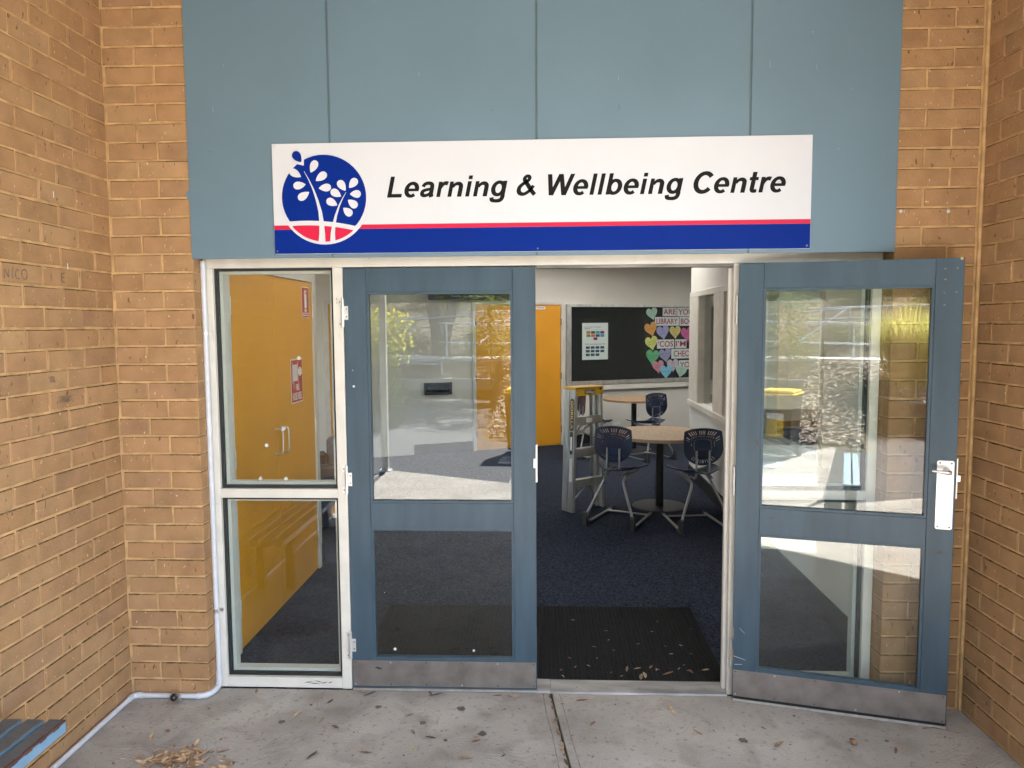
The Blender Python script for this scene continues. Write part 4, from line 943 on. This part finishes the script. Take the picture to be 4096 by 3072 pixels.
# vertical badge on the outer face of the left front rail (facing -x)
vb = MB().prism(rrect(-.030, .030, -.155, .155, .029), lambda p: (xl(.93)-.0035-(p[1])*.0315*-1*0+(p[1])*.0315, .039+p[0], .95+p[1]), lambda p: (xl(.93)-.0055+(p[1])*.0315, .039+p[0], .95+p[1])).build('badge', M['ink'], la)
VT = Matrix(((0, 0, -1, xl(.95)-.0062), (0, 1, 0, .039), (0, 0, 0, 0), (0, 0, 0, 1)))
me_m = Matrix(((-.0315, 0, -1, xl(1.085)-.0066), (0, -1, 0, .056), (-1, 0, 0, 1.085), (0, 0, 0, 1)))
text('GORILLA', 'lettering', .27, .034, me_m, M['yellow'], la, offset=.015)
MB().prism(rrect(-.02, .02, -.11, .11, .018), lambda p: (xl(.66)-.0035+p[1]*.0315, .039+p[0], .68+p[1]), lambda p: (xl(.66)-.0052+p[1]*.0315, .039+p[0], .68+p[1])).build('badge', M['ink'], la)
MB().prism(rrect(-.012, .012, -.07, .06, .003), lambda p: (xl(.66)-.0052+p[1]*.0315, .039+p[0], .68+p[1]), lambda p: (xl(.66)-.006+p[1]*.0315, .039+p[0], .68+p[1])).build('sticker', M['paper'], la)
MB().prism(rrect(-.02, .02, -.11, .11, .003), lambda p: (xl(.4)-.0035+p[1]*.0315, .039+p[0], .42+p[1]), lambda p: (xl(.4)-.0046+p[1]*.0315, .039+p[0], .42+p[1])).build('sticker', M['wallgrey'], la)
MB().box(WB/2-.03, WB/2+.045, .0025, .0038, .87, .912).build('sticker', M['paper'], la)
for a, b in (((.03, .12, .84), (WB-.05, .10, .70)), ((WB-.05, .115, .84), (.03, .125, .68)), ((WB/2-.02, .03, .25), (.03, .06, .09)), ((WB/2+.02, .03, .25), (WB-.04, .06, .09)), ((WB/2+.05, .1, .25), (WB-.03, .11, .07))):
    MB().tube([a, b], .009, 4).build('brace', M['ladder_alu'], la)
MB().tube([(-.008, .10, .80), (-.008, .05, .56)], .006, 6).build('spreader', M['ladder_alu'], la)

# ------------------------------------------------------------------ fallen leaves
def leaf_mesh(L_, W_, seed, curl=.25):
    r = random.Random(seed); n = 7; vs = []; bend = r.uniform(-.5, .5)
    for i in range(n+1):
        t = i/n; wv = W_/2*math.sin(math.pi*min(1, t*.98+.01))**.8*(1-.35*t); cx = bend*L_*.22*(t*t-t); z = .002+abs(r.uniform(.2, 1))*curl*L_*.22*(2*t-1)**2
        vs += [(cx-wv, t*L_-L_/2, z+wv*.5), (cx, t*L_-L_/2, z), (cx+wv, t*L_-L_/2, z+wv*.35)]
    fs = []
    for i in range(n):
        for j in range(2): a = i*3+j; fs.append((a, a+1, a+4, a+3))
    me = bpy.data.meshes.new('dry_leaf'); me.from_pydata(vs, [], fs); me.materials.append(M['leaf']); me.polygons.foreach_set('use_smooth', [True]*len(fs)); return me
big = [leaf_mesh(rnd.uniform(.045, .08), rnd.uniform(.014, .023), k) for k in range(9)]
small = [leaf_mesh(rnd.uniform(.018, .032), rnd.uniform(.006, .012), 100+k) for k in range(9)]
def put(meshes, x, y, z, label, group, rz=None):
    o = link(rnd.choice(meshes), 'dry_leaf'); o.location = (x, y, z); o.rotation_euler = (rnd.uniform(-.08, .08), rnd.uniform(-.08, .08), rnd.uniform(0, 6.28) if rz is None else rz); return tag(o, label, 'leaf', group)
GL = 'dry leaves scattered on the porch'
TINT = {'pale tan': (.42, .32, .22), 'reddish brown': (.22, .115, .075), 'dark brown': (.12, .075, .05), 'dull tan': (.27, .185, .12)}
LM = {k: mat('leaf_'+k.replace(' ', '_'), v, .75, var=.25, scale=40, spec=.25) for k, v in TINT.items()}
lv = {(k, sz_): [] for k in TINT for sz_ in ('long', 'small')}
for (k, sz_), lst in lv.items():
    for me in (big if sz_ == 'long' else small)[:5]:
        q = me.copy(); q.materials.clear(); q.materials.append(LM[k]); lst.append(q)
def xzone(x): return ('beside the conduit' if x < .55 else 'below the sidelight' if x < 1.02 else 'below the closed door hinges' if x < 1.52 else 'below the closed door latch' if x < 2.03 else 'before the open doorway' if x < 2.9 else 'below the open door' if x < 3.5 else 'near the right wall')
def yzone(y): return 'close in' if y > -.18 else 'halfway out' if y > -.42 else 'far out'
seen = set()
def put(x, y, z, label, group, key, rz=None):
    o = link(rnd.choice(lv[key]), 'dry_leaf'); o.location = (x, y, z); o.rotation_euler = (rnd.uniform(-.08, .08), rnd.uniform(-.08, .08), rnd.uniform(0, 6.28) if rz is None else rz); return tag(o, label, 'leaf', group)
n_ = 0
while n_ < 58:
    x, y = rnd.uniform(.22, 3.88), rnd.uniform(-.82, .03); key = (rnd.choice(list(TINT)), 'long' if rnd.random() < .42 else 'small'); lab = '%s %s dry leaf on concrete %s, %s' % (key[1], key[0], xzone(x), yzone(y))
    if lab in seen or abs(x-(2.07-.11*y)) < .03: continue
    seen.add(lab); n_ += 1; put(x, y, .002, lab, GL, key)
for x, y, rz, k, lab in ((.60, .055, .3, 'dull tan', 'dull tan leaf lying along the foot of the left sidelight sill'), (1.13, .07, 1.2, 'pale tan', 'pale leaf tucked under the hinge corner of the closed door'), (1.17, .045, 2.4, 'dark brown', 'dark curled leaf just right of the hinge corner at the door foot'),
        (1.47, .06, .4, 'reddish brown', 'reddish leaf at the middle of the closed door foot'), (1.50, .05, 2.0, 'dark brown', 'dark leaf crossing the reddish one at the middle of the door foot'), (1.86, .045, .8, 'dull tan', 'broad tan leaf at the latch corner of the closed door foot'),
        (1.89, .04, 2.2, 'pale tan', 'pale leaf leaning on the broad tan one at the latch corner'), (1.80, .05, 1.6, 'dark brown', 'thin dark leaf left of the latch corner at the door foot')):
    put(x, y, .004, lab, 'leaves at the door foot', (k, 'long'), rz)
for k in range(12):
    y = .06-k*.055; x = 2.0655-.113*y
    put(x, y, -.001, 'dry leaf lodged in the joint between the slabs', 'leaves in the slab joint', (rnd.choice(list(TINT)), 'small' if k % 2 else 'long'), rnd.uniform(-.5, .5))
n_ = 0
while n_ < 36:
    near = n_ < 12; x = rnd.uniform(2.42, 2.9) if near else rnd.uniform(2.08, 2.9); y = rnd.uniform(.235, .36) if near else .24+abs(rnd.gauss(0, .34))
    if y > 1.18: continue
    key = (rnd.choice(('pale tan', 'pale tan', 'dull tan', 'reddish brown')), 'long' if near and n_ % 2 else 'small')
    lab = '%s %s leaf on the black mat, %s, %s' % (key[1], key[0], 'left part' if x < 2.33 else 'middle part' if x < 2.62 else 'right part' if x < 2.78 else 'against the right jamb', 'by the threshold' if y < .3 else 'a little in' if y < .42 else 'midway in' if y < .75 else 'at its far edge')
    if lab in seen: n_ += .2; n_ = round(n_, 2); continue
    seen.add(lab); n_ = int(n_)+1; put(x, y, FZ+.0115, lab, 'leaves on the mat', key)
put(3.22, 2.86, FZ+.002, 'small amber leaf on the carpet by the right chair', 'leaves on the carpet', ('pale tan', 'small')); put(3.2, 4.6, FZ+.002, 'tiny leaf on the carpet beyond the nearer table', 'leaves on the carpet', ('reddish brown', 'small'))
yl = put(1.46, -.42, .002, 'small yellow leaf on the porch concrete', None, ('pale tan', 'small')); yl.data = yl.data.copy(); yl.data.materials.clear(); yl.data.materials.append(M['leafy'])
n_ = 0
while n_ < 28:
    x, y = rnd.uniform(.35, 3.85), rnd.uniform(-.85, .02); sz_, r_ = rnd.choice((('tiny', .0045), ('tiny', .0055), ('small', .008), ('small', .010), ('large', .016), ('large', .021)))
    lab = '%s dark gum spot on the concrete %s, %s' % (sz_, xzone(x), yzone(y))
    if abs(x-(2.07-.11*y)) < .05: continue
    if lab in seen: n_ += .05; continue
    seen.add(lab); n_ = int(n_)+1; nn = 13
    poly = [(x+r_*rnd.uniform(.7, 1.2)*math.cos(2*math.pi*i/nn), y+r_*rnd.uniform(.7, 1.2)*math.sin(2*math.pi*i/nn)) for i in range(nn)]
    tag(MB().prism(poly, lambda p: (p[0], p[1], .0003), lambda p: (p[0], p[1], .001)).build('gum_spot', M['gum']), lab, 'stain', 'gum spots on the porch concrete')
st = tag(MB().prism(rrect(-.0055, .0055, -.056, .056, .005), lambda p: (p[0], p[1], .0), lambda p: (p[0], p[1], .002)).build('craft_stick', M['litter_c']), 'pale wooden craft stick on the concrete right of the joint', 'stick'); st.location = (2.631, -.047, .001); st.rotation_euler = (0, 0, .1)
tw = tag(MB().tube([(-.06, 0, .004), (-.01, .01, .004), (.06, -.02, .005)], [.002, .002, .001], 6).build('twig', M['litter_b']), 'thin dry twig on the concrete near the right pier', 'twig'); tw.location = (3.78, -.18, 0)
nut = MB().tube([(0, 0, .004), (0, 0, .012), (0, 0, .022), (0, 0, .028)], [.008, .013, .011, .006], 10).build('gum_nut', M['litter_b']); tag(nut, 'small dark gum nut on the concrete below the open door', 'gum nut'); nut.location = (3.36, -.32, 0)
# swept pile of leaf litter at the lower left
lt = MB()
for k in range(230):
    rr_ = abs(rnd.gauss(0, .105)); a = rnd.uniform(0, 6.28); x, y = .50+rr_*math.cos(a)*1.25, -.535+rr_*math.sin(a)*.8; z = .003+max(0, .022-.2*rr_)*rnd.random()
    me = rnd.choice(small+big[:4]); q = Matrix.Rotation(rnd.uniform(0, 6.28), 3, 'Z') @ Matrix.Rotation(rnd.uniform(-.22, .22), 3, 'X'); lt.cur = rnd.choice((0, 0, 1, 2))
    lt.add([q @ Vector((v.co.x*1.35, v.co.y*.85, v.co.z*.7))+Vector((x, y, z)) for v in me.vertices], [tuple(p.vertices) for p in me.polygons])
tag(lt.build('leaf_litter', [M['litter_a'], M['litter_b'], M['litter_c']], fix=False), 'swept pile of tan leaf litter on the porch near the bench', 'leaf litter', kind='stuff')

M['runs'] = mat('pale_run', (.34, .39, .41), .5)
# ------------------------------------------------------------------ small marks
def mark(pts, wall_x, wd, name, mtl, parent):
    mb = MB()
    for (ya, za), (yb, zb) in zip(pts, pts[1:]):
        d = Vector((yb-ya, zb-za)); nrm = Vector((-d.y, d.x)).normalized()*wd/2
        mb.add([(wall_x, ya+nrm.x, za+nrm.y), (wall_x, ya-nrm.x, za-nrm.y), (wall_x, yb-nrm.x, zb-nrm.y), (wall_x, yb+nrm.x, zb+nrm.y)], [(0, 1, 2, 3)])
    return mb.build(name, mtl, parent, fix=False)
for strokes in ([(-.712, 2.003), (-.708, 2.036), (-.688, 2.006), (-.685, 2.038)], [(-.668, 2.004), (-.668, 2.026)], [(-.628, 2.035), (-.645, 2.040), (-.652, 2.020), (-.645, 2.003), (-.628, 2.005)],
                [(-.600, 2.042), (-.613, 2.036), (-.617, 2.018), (-.606, 2.004), (-.591, 2.006), (-.584, 2.022), (-.588, 2.038), (-.600, 2.042)], [(-.441, 2.006), (-.441, 2.040)], [(-.352, 2.044), (-.375, 2.042), (-.375, 2.008), (-.354, 2.006)], [(-.375, 2.025), (-.356, 2.026)]):
    mark(strokes, .0024, .0055, 'pencil_graffiti', M['pencil'], lw)
for y, z, hw in ((-.385, 1.512, .055), (-.47, 1.60, .03)):
    for k in range(9):
        zz = z-.012+.003*k; a_, b_ = y-hw*rnd.uniform(.4, 1), y+hw*rnd.uniform(.4, 1); mark([(a_, zz), ((a_+b_)/2, zz+.0005), (b_, zz+.002)], .0024, .0017, 'pencil_smudge', M['pencil'], lw)
for y, z in ((-.399, 2.364), (-.331, 2.074)):
    mark([(y, z+.014), (y+.001, z), (y, z-.012)], .0024, .005, 'paint_chip', M['paper'], lw)
for k in range(18):                                               # thin pale runs and nicks on the cladding
    x, z = rnd.uniform(.41, 3.59), rnd.uniform(2.2, 3.28); ln = rnd.choice((.004, .006, .012, .02, .03)); wd = .0012 if ln > .008 else .0022
    if .77 < x < 3.25 and z < 2.68: continue
    MB().box(x-wd/2, x+wd/2, -.0048, -.0041, z-ln, z).build('paint_run', M['runs'] if k % 5 else M['gasket'], cl)
for x, z in ((3.6275, 2.309), (3.835, 2.306)):
    tag(MB().cyl((x, -.0012, z), .0075, -.003, 10, 'y').build('wall_plug', M['pvc'], rp))

# ------------------------------------------------------------------ courtyard seen mirrored in the glass
def hgt(x, y):
    bx = 1.15+(.10*(y+12) if y < -12 else 0)
    zl = -.06 if y > -15.1 else min(2.6, .42+.30*(-15.1-y))
    zr = -.02 if y > -8.15 else min(1.0, .24*(-8.1-y)) if y > -13.2 else 1.0 if y > -15.2 else min(2.6, 1.0+.2*(-15.2-y))
    if x > 2.62+.126*(y+8.1): zr = max(zr, .48) if y < -11.5+(x-2.17)*1.23 else -.06
    t = max(0, min(1, (x-bx+.15)/.3)); return zl*(1-t)+zr*t
g = MB(); NX, NY = 120, 90
for j in range(NY+1):
    for i in range(NX+1):
        x, y = -14+28*i/NX, -8-20*j/NY; g.v.append((x, y, hgt(x, y)+rnd.uniform(-.015, .015)))
g.f = [(j*(NX+1)+i, j*(NX+1)+i+1, (j+1)*(NX+1)+i+1, (j+1)*(NX+1)+i) for j in range(NY) for i in range(NX)]; g.mi = [0]*len(g.f)
tag(g.build('garden_bank', M['soil'], smooth=True), 'mulched garden bank', kind='structure')
chp = MB()
for k in range(14000):
    x, y = rnd.uniform(.6, 4.2), rnd.uniform(-13.3, -8.12); z = hgt(x, y)+.015
    if z < .016: continue
    a = rnd.uniform(0, 6.28); l_, w_ = rnd.uniform(.02, .05), rnd.uniform(.008, .018); c_, s_ = math.cos(a), math.sin(a); tz = rnd.uniform(-.02, .02)
    chp.add([(x-l_*c_-w_*s_, y-l_*s_+w_*c_, z+tz), (x-l_*c_+w_*s_, y-l_*s_-w_*c_, z+.004), (x+l_*c_+w_*s_, y+l_*s_-w_*c_, z-tz+.006), (x+l_*c_-w_*s_, y+l_*s_+w_*c_, z+.01)], [(0, 1, 2, 3)])
tag(chp.build('wood_chips', M['chip'], fix=False), 'pale wood chip mulch over the garden bank', kind='stuff')
tag(MB().box(-3, 6, -14.6, -13.4, .98, 1.04).build('garden_path', M['paleconc']), 'pale concrete garden path', kind='structure')
lwl = thing('low_wall', 'long low wall with pale capping across the yard', 'wall', (0, 0, 0))
MB().box(-7, 1.0, -15.2, -15.0, -.05, .40).build('wall_body', M['paleconc'], lwl); MB().box(-7.02, 1.02, -15.23, -14.97, .401, .46).build('capping', M['white'], lwl)
rwl = thing('retaining_wall', 'low grey sleeper retaining wall of the planting bed', 'retaining wall', (2.17, -11.5, 0), math.atan2(1.4, 1.14))
for k in range(3): MB().box(0, 4.2, -.06, .0, -.03+k*.17, .136+k*.17, .006).build('sleeper', M['sleeper'], rwl)
MB().box(-.03, 4.2, -.12, .02, .478, .515, .004).build('capping', M['paleconc'], rwl)
def railing(label, tops, mid, posts, r=.024):
    o = thing('handrail', label, 'handrail', (0, 0, 0)); MB().tube(bez(tops, 5), r, 8).build('top_rail', M['galv'], o, smooth=True); MB().tube(mid, r*.85, 8).build('lower_rail', M['galv'], o, smooth=True)
    for x, y, z0, z1 in posts: MB().tube([(x, y, z0), (x, y, z1)], r*.9, 8).build('rail_post', M['galv'], o)
railing('long galvanised ramp handrail high on the bank', [(-4.2, -17, 1.80), (.3, -17, 2.18), (3, -17, 2.22)], [(-4.2, -17, 1.52), (.3, -17, 1.90), (3, -17, 1.95)], [(-3.2, -17, .9, 1.85), (-1.7, -17, .9, 2.0), (.3, -17, .9, 2.17), (1.6, -17, .9, 2.2)])
railing('short galvanised handrail with rounded end behind the low wall', [(-4, -15.5, 1.16), (-.66, -15.5, .98, .12), (-.62, -15.5, .45)], [(-4, -15.5, .95), (-.70, -15.5, .80)], [(-2.4, -15.5, .4, 1.08)])
railing('galvanised handrail beside the garden path', [(-.5, -14, 1.86), (2.05, -14, 1.79)], [(-.5, -14, 1.41), (2.05, -14, 1.35)], [(1.72, -14, .98, 1.8), (-.3, -14, .98, 1.85)])
railing('sloping galvanised handrail above the path', [(1.35, -16.2, 2.2), (.4, -14.9, 1.35)], [(-2, -16.6, 1.95), (1.3, -16.2, 2.15)], [(1.35, -16.2, 1.0, 2.2)])
def blob(name, label, cat, c, rad, n, size, mt, group=None, needle=False):
    o = thing(name, label, cat, (c[0], c[1], c[2]), 0, group); mb = MB(); r = random.Random(hash(label) % 9999 if False else int(c[0]*131+c[1]*17+c[2]*7))
    subs = [(Vector((r.gauss(0, .45), r.gauss(0, .45), r.uniform(.1, .9))), r.uniform(.3, .55)) for _ in range(14)]
    for k in range(n):
        sc_, sr = subs[r.randrange(len(subs))]; d = Vector((r.gauss(0, 1), r.gauss(0, 1), r.gauss(0, 1))).normalized()*sr*r.random()**.4
        p = sc_+d; p = Vector((p.x*rad[0], p.y*rad[1], max(.02, p.z)*rad[2])); u = Vector((r.gauss(0, 1), r.gauss(0, 1), r.gauss(0, .6))).normalized(); v = u.orthogonal().normalized(); v.rotate(Matrix.Rotation(r.uniform(0, 6.28), 3, u))
        l_ = size*r.uniform(.7, 1.4); w_ = l_*(.22 if needle else .45); mb.add([p-u*l_, p+v*w_, p+u*l_, p-v*w_], [(0, 1, 2, 3)])
    mb.build('foliage', M[mt], o, fix=False)
    st_ = MB()
    for _ in range(3): st_.tube([(r.uniform(-.1, .1), r.uniform(-.1, .1), -.1), (r.uniform(-.3, .3)*rad[0], r.uniform(-.3, .3)*rad[1], rad[2]*.6)], [.03, .012], 6)
    st_.build('stem', M['bark'], o); return o
SG = 'shrubs on the garden bank'
ls_ = blob('shrub', 'lime topped shrub left of the porch slab', 'shrub', (-.95, -9.8, -.03), (.50, .5, 1.35), 1500, .05, 'foliage', SG)
lsb = blob('shrub_top', 'x', 'x', (-.95, -9.8, 1.1), (.62, .55, .95), 900, .05, 'lime')
for c_ in list(lsb.children):
    if c_.name.startswith('foliage'): c_.parent = ls_; c_.location = (0, 0, 1.13)
    else: bpy.data.objects.remove(c_)
bpy.data.objects.remove(lsb)
for i, (x, y, z, a, b) in enumerate([(-3.2, -16.5, .7, 1.2, .8), (-1.9, -16.4, .7, .9, .7), (-.1, -16.6, .8, .8, .8), (.9, -16.3, .8, 1.0, 1.0), (-4.8, -16.5, .7, 1.3, 1.0), (2.4, -16.4, 1.0, 1.1, 1.0), (4.2, -16, 1.0, 1.2, 1.0)]):
    blob('shrub', 'spreading green shrub number %s along the bank' % ('one two three four five six seven'.split()[i]) if False else ['broad shrub at the left of the bank', 'small shrub beside the forked trunk', 'small shrub right of the forked trunk', 'feathery shrub below the ramp handrail', 'leftmost shrub behind the low wall', 'shrub behind the garden path', 'rightmost shrub behind the garden path'][i], 'shrub', (x, y, z), (a, .7, b), 1500, .05, 'foliage', SG, True)
for i, (x, y, z) in enumerate([(-6.5, -22, 2.0), (-4, -22.3, 2.0), (-1.5, -22, 2.0), (1, -22.4, 2.0), (3.5, -22, 2.0), (6, -22.2, 2.0)]):
    blob('juniper_bush', ['leftmost juniper', 'second juniper from the left', 'third juniper from the left', 'fourth juniper from the left', 'fifth juniper from the left', 'rightmost juniper'][i]+' bush along the top of the bank', 'bush', (x, y, z), (1.6, 1.1, 1.3), 1500, .09, 'juniper', 'juniper bushes at the top of the bank', True)
bd_ = thing('school_building', 'long grey building behind the garden bank', 'building', (0, -27, 1.5)); MB().box(-16, 16, -3, 0, -1.6, 4.2).build('wall', M['sleeper'], bd_); MB().box(-16.5, 16.5, -3.2, .6, 4.21, 4.5).build('roof', M['darkgrey'], bd_)
for x in range(-14, 15, 4): MB().box(x-.9, x+.9, .001, .04, .8, 2.4).build('window', M['screen'], bd_)
# forked tree with a spreading crown that shades the yard
tre = thing('gum_tree', 'tall forked grey gum tree on the garden bank', 'tree', (-.85, -17, .9))
MB().tube([(0, 0, -.2), (0, 0, .35), (-.1, 0, .8), (-.3, 0, 1.8), (-.6, .2, 4.5)], [.36, .28, .2, .17, .12], 12).tube([(.02, 0, .2), (.08, 0, .7), (.3, 0, 1.3), (.42, 0, 2.0), (.9, .3, 4.8)], [.25, .2, .16, .14, .1], 12).build('trunk', M['bark'], tre, smooth=True)
cm = MB(); r = random.Random(5); cl_ = [Vector((r.uniform(-5.5, 2.6), r.uniform(-4.2, 1.6), r.uniform(4.2, 7.0))) for _ in range(75)]
for k in range(17000):
    p = r.choice(cl_)+Vector((r.gauss(0, .6), r.gauss(0, .6), r.gauss(0, .4))); u = Vector((r.gauss(0, 1), r.gauss(0, 1), r.gauss(0, 1))).normalized(); v = u.orthogonal().normalized()
    l_ = r.uniform(.09, .16); cm.add([p-u*l_, p+v*l_*.35, p+u*l_, p-v*l_*.35], [(0, 1, 2, 3)])
cm.build('crown', M['foliage'], tre, fix=False)
sap = thing('sapling', 'young staked tree on the mulch bank', 'tree', (.97, -11, .63)); MB().tube([(0, 0, 0), (.01, 0, .8), (-.03, 0, 1.7)], [.02, .015, .008], 6).build('trunk', M['bark'], sap)
mb = MB(); r = random.Random(9)
for k in range(420):
    p = Vector((r.gauss(0, .2), r.gauss(0, .2), r.uniform(.5, 1.75))); u = Vector((r.gauss(0, 1), r.gauss(0, 1), r.gauss(-.3, .6))).normalized(); v = u.orthogonal().normalized(); l_ = r.uniform(.04, .07); mb.add([p-u*l_, p+v*l_*.4, p+u*l_, p-v*l_*.4], [(0, 1, 2, 3)])
mb.build('crown', M['foliage'], sap, fix=False)
gt = thing('grass_tussock', 'large fountain grass tussock on the planting bed', 'grass tussock', (2.98, -11.2, .5)); mb = MB(); r = random.Random(3)
for k in range(2400):
    a = r.uniform(0, 6.28); ln = r.uniform(.7, 1.9); lean = r.uniform(.05, .75); b0 = Vector((r.gauss(0, .12), r.gauss(0, .12), 0)); d = Vector((math.cos(a), math.sin(a), 0)); w_ = Vector((-d.y, d.x, 0))*r.uniform(.005, .011)
    p1 = b0+d*ln*lean*.4+Vector((0, 0, ln*.65)); p2 = b0+d*ln*lean+Vector((0, 0, ln*(1-.35*lean))); mb.add([b0-w_, b0+w_, p1+w_*.8, p1-w_*.8, p2], [(0, 1, 2, 3), (3, 2, 4)])
mb.build('blades', M['grassblade'], gt, fix=False)
bn_ = thing('wheelie_bin', 'dark recycling bin with a yellow lid on the yard', 'bin', (1.71, -6.85, 0), R(5))
MB().prism([(-.2, -.2), (.2, -.2), (.2, .2), (-.2, .2)], lambda p: (p[0]*.9, p[1], .06), lambda p: (p[0]*1.12, p[1]*1.12, .85)).build('body', M['binblack'], bn_)
MB().box(-.24, .24, -.25, .27, .851, .88, .01).box(-.22, .22, -.23, .23, .88, .92, .02).build('lid', M['binlid'], bn_)
for x in (-.2, .2): MB().cyl((x-.02, -.2, .09), .09, .04, 16, 'x').build('wheel', M['rubber'], bn_)
lb_ = MB().box(-.11, .11, .226, .2295, .30, .62).build('sticker', M['binlid'], bn_); MB().box(-.11, .11, .2298, .2302, .535, .62).build('sticker_top', M['paper'], bn_)
text('RECYCLING', 'lettering', .16, .025, Matrix(((-1, 0, 0, .08), (0, 0, 1, .2303), (0, 1, 0, .41), (0, 0, 0, 1))), M['ink'], bn_, offset=.015)
for x, y, a in ((1.66, -6.15, .1), (-.3, -15.0+.6, .2)):
    gr = thing('drain_grate', 'steel drain grate beside the slab path' if y > -10 else 'steel drain grate by the low wall', 'grate', (x, y, -.024 if y < -10 else .003), a)
    gm = MB().box(-.22, .22, -.22, -.2, 0, .012).box(-.22, .22, .2, .22, 0, .012)
    for k in range(12): gm.box(-.22+k*.038, -.21+k*.038, -.1995, .1995, 0, .012)
    gm.build('bars', M['galv'], gr)
print('objects', len(bpy.data.objects))
